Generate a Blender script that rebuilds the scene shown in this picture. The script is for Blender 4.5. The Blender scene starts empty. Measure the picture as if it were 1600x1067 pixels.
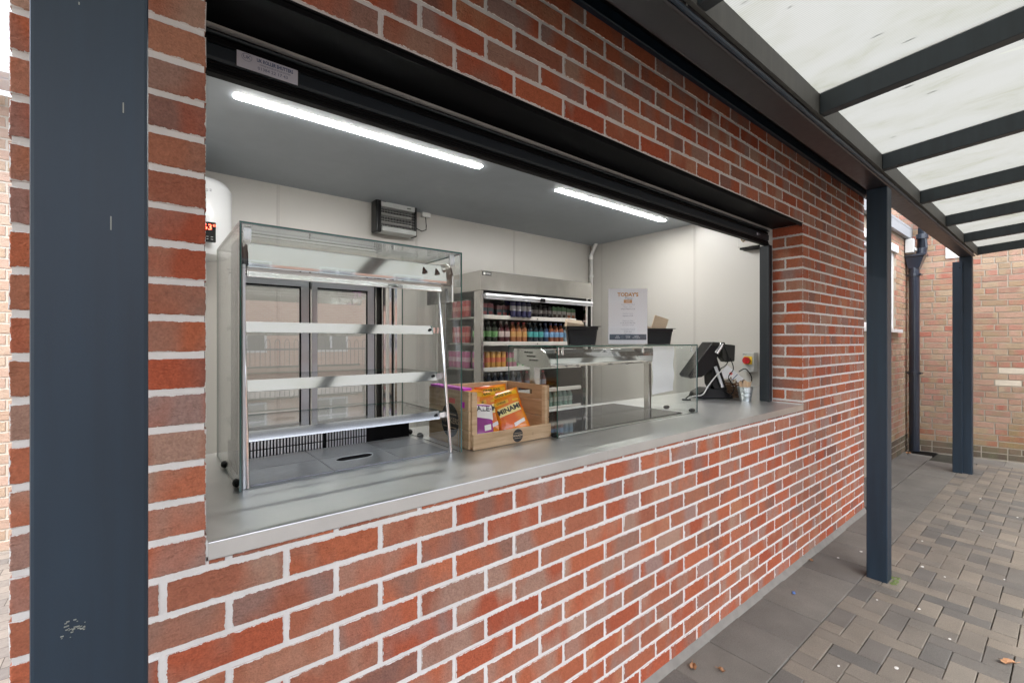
import bpy, bmesh, math, random
from mathutils import Vector, Matrix
import numpy as np
random.seed(7)
R = math.radians
sc = bpy.context.scene
COL = sc.collection

# ------------------------------------------------------------------ camera, sky, sun, exposure
H = 1.45                                   # eye height
cam_d = bpy.data.cameras.new('camera'); cam_d.sensor_width = 36; cam_d.lens = 16.0
cam_d.clip_start = 0.05; cam_d.clip_end = 600
cam = bpy.data.objects.new('camera', cam_d); COL.objects.link(cam)
cam.location = (0, 0, H); cam.rotation_euler = (R(90), 0, R(-38.93))
sc.camera = cam
W = bpy.data.worlds.new('World'); sc.world = W; W.use_nodes = True
wn = W.node_tree.nodes; bg = wn['Background']
sky = wn.new('ShaderNodeTexSky'); sky.sky_type = 'NISHITA'; sky.sun_disc = False
SUN_EL, SUN_AZ = 56, 215                    # azimuth of the light, degrees clockwise from +Y
sky.sun_elevation = R(SUN_EL); sky.sun_rotation = R(SUN_AZ); sky.air_density = 1.0; sky.dust_density = 2.0; sky.ozone_density = 1.0
hz = wn.new('ShaderNodeHueSaturation'); hz.inputs['Saturation'].default_value = .42    # thin bright overcast
W.node_tree.links.new(sky.outputs[0], hz.inputs['Color']); W.node_tree.links.new(hz.outputs[0], bg.inputs[0]); bg.inputs[1].default_value = 0.15
sl = bpy.data.lights.new('sun', 'SUN'); sl.energy = 0.7; sl.angle = R(30); sl.color = (1, .97, .92)
so = bpy.data.objects.new('sun', sl); COL.objects.link(so)
az, el = R(SUN_AZ), R(SUN_EL)
so.rotation_euler = Vector((math.sin(az)*math.cos(el), math.cos(az)*math.cos(el), math.sin(el))).to_track_quat('Z', 'Y').to_euler()
sc.view_settings.view_transform = 'Standard'; sc.view_settings.look = 'None'
sc.view_settings.exposure = 2.35; sc.view_settings.gamma = 1.0; sc.view_settings.use_curve_mapping = False
sc.cycles.max_bounces = 10; sc.cycles.diffuse_bounces = 5; sc.cycles.glossy_bounces = 5
sc.cycles.transparent_max_bounces = 24; sc.cycles.transmission_bounces = 6
sc.cycles.use_denoising = True; sc.cycles.caustics_reflective = False; sc.cycles.caustics_refractive = False
sc.cycles.sample_clamp_indirect = 6

# ------------------------------------------------------------------ materials
def nodes_of(name):
    m = bpy.data.materials.new(name); m.use_nodes = True
    return m, m.node_tree.nodes, m.node_tree.links, m.node_tree.nodes['Principled BSDF']
def mat(name, col, rough=.5, metal=0., spec=.5, noise=0., nscale=8., bump=0., bscale=200., coat=0., rvar=0.):
    m, n, l, p = nodes_of(name)
    p.inputs['Base Color'].default_value = (*col, 1); p.inputs['Roughness'].default_value = rough
    p.inputs['Metallic'].default_value = metal; p.inputs['Specular IOR Level'].default_value = spec
    p.inputs['Coat Weight'].default_value = coat
    tc = n.new('ShaderNodeTexCoord')
    if noise or rvar:
        t = n.new('ShaderNodeTexNoise'); t.inputs['Scale'].default_value = nscale; t.inputs['Detail'].default_value = 6
        l.new(tc.outputs['Object'], t.inputs['Vector'])
    if noise:
        mx = n.new('ShaderNodeMix'); mx.data_type = 'RGBA'
        mx.inputs['A'].default_value = (*[max(0, c*(1-noise)) for c in col], 1)
        mx.inputs['B'].default_value = (*[min(1, c*(1+noise)) for c in col], 1)
        l.new(t.outputs[0], mx.inputs['Factor']); l.new(mx.outputs['Result'], p.inputs['Base Color'])
    if rvar:
        mr = n.new('ShaderNodeMapRange'); mr.inputs['From Min'].default_value = .3; mr.inputs['From Max'].default_value = .7
        mr.inputs['To Min'].default_value = rough-rvar; mr.inputs['To Max'].default_value = rough+rvar
        l.new(t.outputs[0], mr.inputs['Value']); l.new(mr.outputs[0], p.inputs['Roughness'])
    if bump:
        b = n.new('ShaderNodeTexNoise'); b.inputs['Scale'].default_value = bscale; b.inputs['Detail'].default_value = 4
        l.new(tc.outputs['Object'], b.inputs['Vector'])
        bp = n.new('ShaderNodeBump'); bp.inputs['Strength'].default_value = bump; bp.inputs['Distance'].default_value = .002
        l.new(b.outputs[0], bp.inputs['Height']); l.new(bp.outputs[0], p.inputs['Normal'])
    return m
def emis(name, col, s):
    m, n, l, p = nodes_of(name)
    p.inputs['Base Color'].default_value = (*col, 1); p.inputs['Emission Color'].default_value = (*col, 1)
    p.inputs['Emission Strength'].default_value = s
    return m
def glass(name, tint=(.93, .97, .95), ior=1.5, rough=0.0):
    m, n, l, p = nodes_of(name); n.remove(p)
    tr = n.new('ShaderNodeBsdfTransparent'); tr.inputs[0].default_value = (*tint, 1)
    gl = n.new('ShaderNodeBsdfGlossy'); gl.inputs['Roughness'].default_value = rough
    fr = n.new('ShaderNodeFresnel'); 
    ge = n.new('ShaderNodeNewGeometry'); mr = n.new('ShaderNodeMapRange')      # same reflectance from either side of the sheet
    mr.inputs['To Min'].default_value = ior; mr.inputs['To Max'].default_value = 1/ior
    l.new(ge.outputs['Backfacing'], mr.inputs['Value']); l.new(mr.outputs[0], fr.inputs['IOR'])
    mx = n.new('ShaderNodeMixShader')
    l.new(fr.outputs[0], mx.inputs[0]); l.new(tr.outputs[0], mx.inputs[1]); l.new(gl.outputs[0], mx.inputs[2])
    l.new(mx.outputs[0], n['Material Output'].inputs[0])
    return m
def rnd(n, l):
    """a random value per brick: object random plus island random"""
    oi = n.new('ShaderNodeObjectInfo'); ge = n.new('ShaderNodeNewGeometry')
    a = n.new('ShaderNodeMath'); a.operation = 'ADD'
    l.new(oi.outputs['Random'], a.inputs[0]); l.new(ge.outputs['Random Per Island'], a.inputs[1])
    f = n.new('ShaderNodeMath'); f.operation = 'FRACT'; l.new(a.outputs[0], f.inputs[0])
    return f.outputs[0]
def ramp(n, l, src, stops, interp='LINEAR'):
    r = n.new('ShaderNodeValToRGB'); r.color_ramp.interpolation = interp
    e = r.color_ramp.elements
    while len(e) < len(stops): e.new(.5)
    for k, (p, c) in enumerate(stops): e[k].position = p; e[k].color = (*c, 1)
    l.new(src, r.inputs[0]); return r.outputs[0]
def math_(n, l, op, a, b=None, c=None):
    m = n.new('ShaderNodeMath'); m.operation = op
    for k, v in enumerate((a, b, c)):
        if v is None: continue
        if isinstance(v, (int, float)): m.inputs[k].default_value = v
        else: l.new(v, m.inputs[k])
    return m.outputs[0]
def brick_mat(name, ca, cb, mortar, smear=.003, bump=1.0, blend=.55, speck=.36, algae=False):
    """per-brick colour, a darker flash across part of the face, sandy creased face, ragged mortar over the arrises"""
    m, n, l, p = nodes_of(name)
    r = rnd(n, l)
    tc = n.new('ShaderNodeTexCoord')
    comb = n.new('ShaderNodeCombineXYZ')
    l.new(math_(n, l, 'MULTIPLY', r, 91.7), comb.inputs[0]); l.new(math_(n, l, 'MULTIPLY', r, 47.3), comb.inputs[1]); l.new(math_(n, l, 'MULTIPLY', r, 71.1), comb.inputs[2])
    va = n.new('ShaderNodeVectorMath'); va.operation = 'ADD'
    l.new(tc.outputs['Object'], va.inputs[0]); l.new(comb.outputs[0], va.inputs[1])
    v = va.outputs[0]
    r2 = math_(n, l, 'FRACT', math_(n, l, 'MULTIPLY', r, 7.31))
    A = ramp(n, l, r, ca); B = ramp(n, l, r2, cb)
    sc_ = n.new('ShaderNodeVectorMath'); sc_.operation = 'MULTIPLY'; sc_.inputs[1].default_value = (7, 7, 3); l.new(v, sc_.inputs[0])
    n1 = n.new('ShaderNodeTexNoise'); n1.inputs['Scale'].default_value = 1.0; n1.inputs['Detail'].default_value = 2; l.new(sc_.outputs[0], n1.inputs['Vector'])
    fac = ramp(n, l, n1.outputs[0], [(.44, (0, 0, 0)), (.60, (1, 1, 1))])
    fm = math_(n, l, 'MULTIPLY', fac, blend)
    mx = n.new('ShaderNodeMix'); mx.data_type = 'RGBA'; l.new(fm, mx.inputs['Factor']); l.new(A, mx.inputs['A']); l.new(B, mx.inputs['B'])
    # fine sand specks
    n2 = n.new('ShaderNodeTexNoise'); n2.inputs['Scale'].default_value = 260; n2.inputs['Detail'].default_value = 3; l.new(v, n2.inputs['Vector'])
    n2b = n.new('ShaderNodeTexNoise'); n2b.inputs['Scale'].default_value = 75; n2b.inputs['Detail'].default_value = 8; n2b.inputs['Roughness'].default_value = .7; l.new(v, n2b.inputs['Vector'])
    sp = math_(n, l, 'MULTIPLY_ADD', math_(n, l, 'ADD', n2.outputs[0], n2b.outputs[0]), speck*2, 1-speck*2)
    hs = n.new('ShaderNodeHueSaturation'); l.new(mx.outputs['Result'], hs.inputs['Color']); l.new(sp, hs.inputs['Value'])
    col = hs.outputs[0]
    if algae:                                       # ochre and green growth on the lowest courses
        ge = n.new('ShaderNodeNewGeometry'); sz = n.new('ShaderNodeSeparateXYZ'); l.new(ge.outputs['Position'], sz.inputs[0])
        na = n.new('ShaderNodeTexNoise'); na.inputs['Scale'].default_value = 2.2; na.inputs['Detail'].default_value = 6; l.new(ge.outputs['Position'], na.inputs['Vector'])
        lev = math_(n, l, 'MULTIPLY_ADD', na.outputs[0], 1.7, math_(n, l, 'MULTIPLY', sz.outputs[2], -1.))
        af = ramp(n, l, lev, [(.30, (0, 0, 0)), (.85, (1, 1, 1))])
        ma = n.new('ShaderNodeMix'); ma.data_type = 'RGBA'; ma.blend_type = 'MULTIPLY'; l.new(math_(n, l, 'MULTIPLY', af, .85), ma.inputs['Factor']); l.new(col, ma.inputs['A']); ma.inputs['B'].default_value = (.80, .80, .58, 1)
        col = ma.outputs['Result']
    # mortar smear
    ue = n.new('ShaderNodeUVMap'); ue.uv_map = 'edge'; ud = n.new('ShaderNodeUVMap'); ud.uv_map = 'dim'
    se = n.new('ShaderNodeSeparateXYZ'); l.new(ue.outputs[0], se.inputs[0]); sd = n.new('ShaderNodeSeparateXYZ'); l.new(ud.outputs[0], sd.inputs[0])
    d = math_(n, l, 'MINIMUM', math_(n, l, 'MINIMUM', se.outputs[0], math_(n, l, 'SUBTRACT', sd.outputs[0], se.outputs[0])),
              math_(n, l, 'MINIMUM', se.outputs[1], math_(n, l, 'SUBTRACT', sd.outputs[1], se.outputs[1])))
    n3 = n.new('ShaderNodeTexNoise'); n3.inputs['Scale'].default_value = 70; n3.inputs['Detail'].default_value = 6; n3.inputs['Roughness'].default_value = .65; l.new(v, n3.inputs['Vector'])
    th = math_(n, l, 'MULTIPLY', math_(n, l, 'SUBTRACT', n3.outputs[0], .40), smear*7)
    edge = math_(n, l, 'LESS_THAN', d, th)
    mx2 = n.new('ShaderNodeMix'); mx2.data_type = 'RGBA'; l.new(edge, mx2.inputs['Factor']); l.new(col, mx2.inputs['A']); mx2.inputs['B'].default_value = (*mortar, 1)
    l.new(mx2.outputs['Result'], p.inputs['Base Color'])
    p.inputs['Roughness'].default_value = .85; p.inputs['Specular IOR Level'].default_value = .25
    # relief: sand, creases
    mp = n.new('ShaderNodeVectorMath'); mp.operation = 'MULTIPLY'; mp.inputs[1].default_value = (18, 18, 60); l.new(v, mp.inputs[0])
    n4 = n.new('ShaderNodeTexNoise'); n4.inputs['Scale'].default_value = 1; n4.inputs['Detail'].default_value = 5; n4.inputs['Distortion'].default_value = 1.2; l.new(mp.outputs[0], n4.inputs['Vector'])
    cre = ramp(n, l, n4.outputs[0], [(.36, (0, 0, 0)), (.44, (1, 1, 1))])
    hgt = math_(n, l, 'ADD', math_(n, l, 'MULTIPLY', n2b.outputs[0], .9), math_(n, l, 'MULTIPLY', cre, .22))
    hgt = math_(n, l, 'ADD', hgt, math_(n, l, 'MULTIPLY', n2.outputs[0], .45))
    hgt = math_(n, l, 'SUBTRACT', hgt, math_(n, l, 'MULTIPLY', edge, .6))
    bp = n.new('ShaderNodeBump'); bp.inputs['Strength'].default_value = 1.0; bp.inputs['Distance'].default_value = .005*bump
    l.new(hgt, bp.inputs['Height']); l.new(bp.outputs[0], p.inputs['Normal'])
    return m

RED = [(0, (0.392, 0.090, 0.046)), (.16, (0.481, 0.140, 0.068)), (.32, (0.384, 0.140, 0.084)), (.48, (0.518, 0.164, 0.084)), (.62, (0.446, 0.102, 0.049)), (.76, (0.392, 0.164, 0.098)), (.88, (0.464, 0.132, 0.063)), (1, (0.340, 0.122, 0.075))]
DRK = [(0, (0.307, 0.175, 0.141)), (.25, (0.450, 0.277, 0.201)), (.5, (0.245, 0.113, 0.084)), (.75, (0.358, 0.235, 0.201)), (1, (0.493, 0.205, 0.111))]
M = {}
M['mortar'] = mat('white_mortar', (.76, .73, .70), .9, noise=.13, nscale=14, bump=.8, bscale=160)
M['brick'] = brick_mat('red_facing_brick', RED, DRK, (.80, .765, .735), smear=.0016, blend=.95)
M['brick_buff'] = brick_mat('weathered_pink_brick', [(0, (0.300, 0.147, 0.106)), (.2, (0.346, 0.195, 0.146)), (.4, (0.310, 0.121, 0.085)), (.6, (0.364, 0.235, 0.174)), (.8, (0.328, 0.202, 0.149)), (1, (0.272, 0.154, 0.113))],
                            [(0, (0.339, 0.263, 0.166)), (.5, (0.244, 0.187, 0.114)), (1, (0.358, 0.281, 0.191))], (0.339, 0.291, 0.218), smear=.0013, bump=.8, blend=.8, speck=.4, algae=True)
M['brick_dark'] = brick_mat('dark_damp_brick', [(0, (.10, .075, .055)), (1, (.17, .12, .08))], [(0, (.13, .13, .07)), (1, (.08, .07, .06))], (.22, .2, .14), smear=.001, blend=.7)
M['brick_white'] = mat('pale_replacement_brick', (.50, .44, .35), .8, noise=.22, nscale=20, bump=.6)
M['brick_cream'] = brick_mat('pale_pink_brick', [(0, (0.372, 0.288, 0.228)), (.5, (0.420, 0.312, 0.252)), (1, (0.372, 0.300, 0.216))], [(0, (0.420, 0.360, 0.288)), (1, (0.360, 0.252, 0.192))], (0.480, 0.456, 0.408), smear=.002, blend=.7, speck=.15)
M['mortar_buff'] = mat('buff_mortar', (.32, .28, .225), .9, noise=.25, nscale=5, bump=.8, bscale=120)
M['mortar_cream'] = mat('cream_mortar', (0.450, 0.420, 0.360), .9, noise=.1, nscale=5, bump=.5, bscale=120)
def coated(name, col, rough, scr=.35):
    """powder-coated steel with faint runs, scuffs and pin-hole chips"""
    m, n, l, p = nodes_of(name)
    tc = n.new('ShaderNodeTexCoord')
    mp = n.new('ShaderNodeVectorMath'); mp.operation = 'MULTIPLY'; mp.inputs[1].default_value = (30, 30, 2.2); l.new(tc.outputs['Object'], mp.inputs[0])
    a = n.new('ShaderNodeTexNoise'); a.inputs['Scale'].default_value = 1; a.inputs['Detail'].default_value = 5; l.new(mp.outputs[0], a.inputs['Vector'])
    b = n.new('ShaderNodeTexNoise'); b.inputs['Scale'].default_value = 38; b.inputs['Detail'].default_value = 4; b.inputs['Distortion'].default_value = .6; l.new(tc.outputs['Object'], b.inputs['Vector'])
    chip = ramp(n, l, b.outputs[0], [(.765, (0, 0, 0)), (.78, (1, 1, 1))])
    c = ramp(n, l, a.outputs[0], [(.3, tuple(x*.82 for x in col)), (.7, tuple(x*1.22 for x in col))])
    mx = n.new('ShaderNodeMix'); mx.data_type = 'RGBA'; l.new(math_(n, l, 'MULTIPLY', chip, scr), mx.inputs['Factor']); l.new(c, mx.inputs['A']); mx.inputs['B'].default_value = (.5, .5, .45, 1)
    l.new(mx.outputs['Result'], p.inputs['Base Color'])
    mr = n.new('ShaderNodeMapRange'); mr.inputs['To Min'].default_value = rough-.08; mr.inputs['To Max'].default_value = rough+.12; l.new(a.outputs[0], mr.inputs['Value']); l.new(mr.outputs[0], p.inputs['Roughness'])
    f = n.new('ShaderNodeTexNoise'); f.inputs['Scale'].default_value = 700; l.new(tc.outputs['Object'], f.inputs['Vector'])
    bp = n.new('ShaderNodeBump'); bp.inputs['Strength'].default_value = .25; bp.inputs['Distance'].default_value = .0006; l.new(f.outputs[0], bp.inputs['Height']); l.new(bp.outputs[0], p.inputs['Normal'])
    return m
M['steel_grey'] = coated('anthracite_coated_steel', (.009, .022, .038), .45)
M['rafter'] = coated('anthracite_rafter', (.024, .033, .038), .5)
M['header'] = coated('grey_header_channel', (.09, .09, .083), .6, .15)
M['maroon'] = coated('anthracite_beam', (.014, .012, .014), .38, .1)
M['black'] = mat('black_satin_metal', (.002, .002, .0025), .5, spec=.15, noise=.3)
M['blackplastic'] = mat('black_plastic', (.0025, .0025, .003), .3, spec=.3)
M['rubber'] = mat('black_rubber', (.003, .003, .003), .55, spec=.25)
M['shutter'] = mat('blue_grey_shutter_slat', (.010, .016, .022), .42, noise=.25, nscale=20)
M['chrome'] = mat('polished_stainless', (.80, .80, .80), .07, metal=1)
M['steel'] = mat('brushed_stainless', (.60, .59, .57), .22, metal=1, noise=.06, nscale=14, rvar=.05)
M['alu'] = mat('grey_anodised_aluminium', (.62, .63, .65), .36, metal=.6)
M['galv'] = mat('galvanised_tin', (.62, .67, .68), .32, metal=.85, noise=.1, nscale=60, rvar=.08)
M['glass'] = glass('clear_glass', (.975, .988, .982))
M['glass_refl'] = glass('reflective_rear_glass', (.80, .82, .81), ior=3.4)
M['glass_edge'] = mat('green_glass_edge', (.015, .085, .065), .12, spec=.8)
M['acrylic'] = glass('clear_acrylic', (.99, .99, .99), ior=1.35)
M['acrylic_edge'] = mat('bright_acrylic_edge', (.55, .58, .6), .2)
M['hob'] = mat('black_ceramic_glass', (.012, .012, .013), .04, spec=.7)
M['deck'] = mat('dark_mesh_deck', (.28, .29, .305), .28, metal=.5, noise=.2, nscale=60)
M['panel'] = mat('off_white_wall_panel', (.50, .482, .448), .33, noise=.02, nscale=2)
M['joint'] = mat('panel_joint_strip', (.46, .44, .41), .45)
M['ceiling'] = mat('grey_white_ceiling', (.86, .85, .83), .5, noise=.03, nscale=3)
M['white'] = mat('white_plastic', (.72, .71, .69), .35)
M['enamel'] = mat('white_enamel', (.74, .75, .76), .2)
M['floor'] = mat('grey_vinyl_floor', (.55, .55, .54), .5, noise=.1)
M['tube'] = emis('lit_led_diffuser', (1, .985, .95), 24)
M['wood'] = None
M['paper'] = mat('white_paper', (.90, .90, .92), .6)
M['kraft'] = mat('kraft_card', (.58, .45, .31), .75, noise=.06, nscale=30)
M['ink'] = mat('dark_blue_ink', (.06, .10, .22), .6)
M['inkgrey'] = mat('grey_print', (.28, .28, .32), .6)
M['inkblack'] = mat('black_print', (.012, .012, .012), .5)
M['sticker'] = mat('pale_sticker', (.60, .61, .68), .35)
M['orange'] = mat('orange_print', (.62, .32, .12), .6)
M['redlight'] = emis('red_led_digits', (1, .06, .03), 3)
M['redplastic'] = mat('red_plastic', (.45, .015, .02), .3)
M['yellow'] = mat('yellow_plastic', (.75, .52, .03), .35)
M['boxgrey'] = mat('grey_switch_box', (.44, .45, .44), .4)
M['navy'] = mat('navy_painted_iron', (.009, .014, .026), .3, noise=.35, nscale=25, bump=.3, bscale=60, coat=.3)
M['lead'] = mat('grey_painted_board', (.30, .33, .36), .5, noise=.1)
M['upvc'] = mat('white_window_plastic', (.75, .77, .80), .3)
M['pane'] = mat('window_glass', (.05, .06, .07), .03, spec=.9)
M['concrete'] = mat('mortar_fillet', (.24, .225, .20), .9, noise=.25, nscale=18, bump=1, bscale=90)
M['leaf'] = mat('dry_brown_leaf', (.34, .17, .08), .7, noise=.4, nscale=60)
M['blue'] = mat('blue_wrapper', (.10, .2, .5), .5)
M['gum'] = mat('pale_gum', (.62, .60, .57), .7)
M['moss'] = mat('green_moss', (.15, .20, .06), .9, noise=.4, nscale=90)
M['wicker'] = mat('dark_brown_wicker', (.13, .07, .035), .6, noise=.4, nscale=60)
M['cutlery'] = mat('birch_cutlery', (.70, .50, .32), .6, noise=.08, nscale=40)
M['olive'] = mat('dark_olive_plastic', (.018, .018, .013), .4, spec=.3)
M['brass'] = mat('brass_clip', (.30, .20, .08), .35, metal=.8)
M['magenta'] = mat('magenta_card', (.62, .04, .55), .5)
M['coral'] = mat('coral_card', (.85, .14, .12), .5)
M['mesh_panel'] = mat('silver_grid', (.42, .42, .40), .35, metal=.6)

def wood_mat(name, a, b):
    m, n, l, p = nodes_of(name)
    tc = n.new('ShaderNodeTexCoord'); oi = n.new('ShaderNodeObjectInfo')
    ad = n.new('ShaderNodeVectorMath'); ad.operation = 'ADD'; l.new(tc.outputs['Object'], ad.inputs[0])
    cb = n.new('ShaderNodeCombineXYZ'); l.new(math_(n, l, 'MULTIPLY', oi.outputs['Random'], 9.), cb.inputs[2]); l.new(cb.outputs[0], ad.inputs[1])
    mp = n.new('ShaderNodeVectorMath'); mp.operation = 'MULTIPLY'; mp.inputs[1].default_value = (5, 5, 55); l.new(ad.outputs[0], mp.inputs[0])
    t = n.new('ShaderNodeTexNoise'); t.inputs['Scale'].default_value = 1; t.inputs['Detail'].default_value = 6; t.inputs['Distortion'].default_value = .8; l.new(mp.outputs[0], t.inputs['Vector'])
    k = n.new('ShaderNodeTexNoise'); k.inputs['Scale'].default_value = 11; l.new(ad.outputs[0], k.inputs['Vector'])
    c = ramp(n, l, t.outputs[0], [(.3, a), (.7, b)])
    kn = ramp(n, l, k.outputs[0], [(.70, (0, 0, 0)), (.76, (1, 1, 1))])
    mx = n.new('ShaderNodeMix'); mx.data_type = 'RGBA'; l.new(math_(n, l, 'MULTIPLY', kn, .7), mx.inputs['Factor']); l.new(c, mx.inputs['A']); mx.inputs['B'].default_value = (.16, .08, .035, 1)
    l.new(mx.outputs['Result'], p.inputs['Base Color']); p.inputs['Roughness'].default_value = .65
    bp = n.new('ShaderNodeBump'); bp.inputs['Strength'].default_value = .3; bp.inputs['Distance'].default_value = .001; l.new(t.outputs[0], bp.inputs['Height']); l.new(bp.outputs[0], p.inputs['Normal'])
    return m
M['wood'] = wood_mat('pale_pine', (.46, .30, .16), (.66, .47, .29))
M['wood2'] = wood_mat('brown_pine', (.34, .19, .09), (.48, .29, .15))

def counter_mat():
    m, n, l, p = nodes_of('grey_solid_counter')
    tc = n.new('ShaderNodeTexCoord')
    a = n.new('ShaderNodeTexNoise'); a.inputs['Scale'].default_value = 5; a.inputs['Detail'].default_value = 8; a.inputs['Roughness'].default_value = .6; l.new(tc.outputs['Object'], a.inputs['Vector'])
    b = n.new('ShaderNodeTexNoise'); b.inputs['Scale'].default_value = 500; l.new(tc.outputs['Object'], b.inputs['Vector'])
    v = math_(n, l, 'MULTIPLY_ADD', b.outputs[0], .35, a.outputs[0])
    c = ramp(n, l, v, [(.4, (.60, .60, .595)), (.95, (.73, .73, .72))])
    d = n.new('ShaderNodeTexNoise'); d.inputs['Scale'].default_value = 28; d.inputs['Detail'].default_value = 2; l.new(tc.outputs['Object'], d.inputs['Vector'])
    st = ramp(n, l, d.outputs[0], [(.80, (0, 0, 0)), (.86, (1, 1, 1))])
    mx = n.new('ShaderNodeMix'); mx.data_type = 'RGBA'; l.new(math_(n, l, 'MULTIPLY', st, .06), mx.inputs['Factor']); l.new(c, mx.inputs['A']); mx.inputs['B'].default_value = (.10, .09, .075, 1)
    l.new(mx.outputs['Result'], p.inputs['Base Color'])
    sv = n.new('ShaderNodeVectorMath'); sv.operation = 'MULTIPLY'; sv.inputs[1].default_value = (3, 260, 260); l.new(tc.outputs['Object'], sv.inputs[0])
    sn = n.new('ShaderNodeTexNoise'); sn.inputs['Scale'].default_value = 1; sn.inputs['Detail'].default_value = 4; l.new(sv.outputs[0], sn.inputs['Vector'])
    sb = n.new('ShaderNodeBump'); sb.inputs['Strength'].default_value = .25; sb.inputs['Distance'].default_value = .0004; l.new(sn.outputs[0], sb.inputs['Height']); l.new(sb.outputs[0], p.inputs['Normal'])
    mr = n.new('ShaderNodeMapRange'); p.inputs['Metallic'].default_value = .92; mr.inputs['To Min'].default_value = .26; mr.inputs['To Max'].default_value = .40; l.new(a.outputs[0], mr.inputs['Value']); l.new(mr.outputs[0], p.inputs['Roughness'])
    return m
M['counter'] = counter_mat()

def poly_mat():
    """twin-wall polycarbonate: lets the sky through, fine flutes along Y, algae smears"""
    m, n, l, p = nodes_of('twinwall_polycarbonate'); n.remove(p)
    tc = n.new('ShaderNodeTexCoord')
    w = n.new('ShaderNodeTexWave'); w.wave_type = 'BANDS'; w.bands_direction = 'X'; w.inputs['Scale'].default_value = 32; w.inputs['Distortion'].default_value = .2; l.new(tc.outputs['Object'], w.inputs['Vector'])
    mp = n.new('ShaderNodeVectorMath'); mp.operation = 'MULTIPLY'; mp.inputs[1].default_value = (6, 3.0, 1); l.new(tc.outputs['Object'], mp.inputs[0])
    a = n.new('ShaderNodeTexNoise'); a.inputs['Scale'].default_value = 1; a.inputs['Detail'].default_value = 9; a.inputs['Roughness'].default_value = .62; a.inputs['Distortion'].default_value = .4; l.new(mp.outputs[0], a.inputs['Vector'])
    c = ramp(n, l, a.outputs[0], [(.28, (0.176, 0.177, 0.137)), (.42, (0.215, 0.214, 0.187)), (.56, (0.228, 0.227, 0.205)), (1, (0.237, 0.235, 0.218))])
    mp2 = n.new('ShaderNodeVectorMath'); mp2.operation = 'MULTIPLY'; mp2.inputs[1].default_value = (14, 4, 1); l.new(tc.outputs['Object'], mp2.inputs[0])
    a2 = n.new('ShaderNodeTexNoise'); a2.inputs['Scale'].default_value = 1; a2.inputs['Detail'].default_value = 3; l.new(mp2.outputs[0], a2.inputs['Vector'])
    sp = ramp(n, l, a2.outputs[0], [(.70, (0, 0, 0)), (.80, (1, 1, 1))])
    mx = n.new('ShaderNodeMix'); mx.data_type = 'RGBA'; l.new(math_(n, l, 'MULTIPLY', sp, .3), mx.inputs['Factor']); l.new(c, mx.inputs['A']); mx.inputs['B'].default_value = (.35, .36, .27, 1)
    fl = ramp(n, l, w.outputs[0], [(0, (.80, .80, .79)), (.35, (1, 1, 1))])
    mu = n.new('ShaderNodeMix'); mu.data_type = 'RGBA'; mu.blend_type = 'MULTIPLY'; mu.inputs['Factor'].default_value = 1; l.new(mx.outputs['Result'], mu.inputs['A']); l.new(fl, mu.inputs['B'])
    t = n.new('ShaderNodeBsdfTranslucent'); l.new(mu.outputs['Result'], t.inputs[0])
    d = n.new('ShaderNodeBsdfDiffuse'); l.new(mu.outputs['Result'], d.inputs[0])
    g = n.new('ShaderNodeBsdfGlossy'); g.inputs['Roughness'].default_value = .2
    m1 = n.new('ShaderNodeMixShader'); m1.inputs[0].default_value = .10; l.new(t.outputs[0], m1.inputs[1]); l.new(d.outputs[0], m1.inputs[2])
    m2 = n.new('ShaderNodeMixShader'); m2.inputs[0].default_value = .04; l.new(m1.outputs[0], m2.inputs[1]); l.new(g.outputs[0], m2.inputs[2])
    l.new(m2.outputs[0], n['Material Output'].inputs[0])
    return m
M['poly'] = poly_mat()

def paver_mat(name, stops):
    m, n, l, p = nodes_of(name)
    r = rnd(n, l); tc = n.new('ShaderNodeTexCoord'); ge = n.new('ShaderNodeNewGeometry')
    c = ramp(n, l, r, stops, 'LINEAR')
    a = n.new('ShaderNodeTexNoise'); a.inputs['Scale'].default_value = 230; a.inputs['Detail'].default_value = 5; l.new(ge.outputs['Position'], a.inputs['Vector'])
    b = n.new('ShaderNodeTexNoise'); b.inputs['Scale'].default_value = 5; b.inputs['Detail'].default_value = 6; l.new(ge.outputs['Position'], b.inputs['Vector'])
    v = math_(n, l, 'MULTIPLY_ADD', a.outputs[0], .9, math_(n, l, 'MULTIPLY_ADD', b.outputs[0], .7, .25))
    hs = n.new('ShaderNodeHueSaturation'); l.new(c, hs.inputs['Color']); l.new(v, hs.inputs['Value'])
    e = n.new('ShaderNodeTexNoise'); e.inputs['Scale'].default_value = 33; e.inputs['Detail'].default_value = 2; l.new(ge.outputs['Position'], e.inputs['Vector'])
    st = ramp(n, l, e.outputs[0], [(.72, (0, 0, 0)), (.78, (1, 1, 1))])
    mx = n.new('ShaderNodeMix'); mx.data_type = 'RGBA'; l.new(math_(n, l, 'MULTIPLY', st, .5), mx.inputs['Factor']); l.new(hs.outputs[0], mx.inputs['A']); mx.inputs['B'].default_value = (.07, .065, .06, 1)
    l.new(mx.outputs['Result'], p.inputs['Base Color']); p.inputs['Roughness'].default_value = .85
    bp = n.new('ShaderNodeBump'); bp.inputs['Strength'].default_value = .7; bp.inputs['Distance'].default_value = .0015; l.new(a.outputs[0], bp.inputs['Height']); l.new(bp.outputs[0], p.inputs['Normal'])
    return m
M['paver'] = paver_mat('concrete_block_paver', [(0, (0.203, 0.172, 0.136)), (.2, (0.158, 0.138, 0.114)), (.35, (0.216, 0.183, 0.143)), (.5, (0.126, 0.115, 0.102)), (.65, (0.191, 0.162, 0.128)), (.8, (0.110, 0.103, 0.093)), (1, (0.221, 0.190, 0.151))])
M['slab'] = paver_mat('grey_paving_slab', [(0, (0.146, 0.135, 0.118)), (.5, (0.167, 0.154, 0.132)), (1, (0.133, 0.123, 0.109))])
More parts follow.
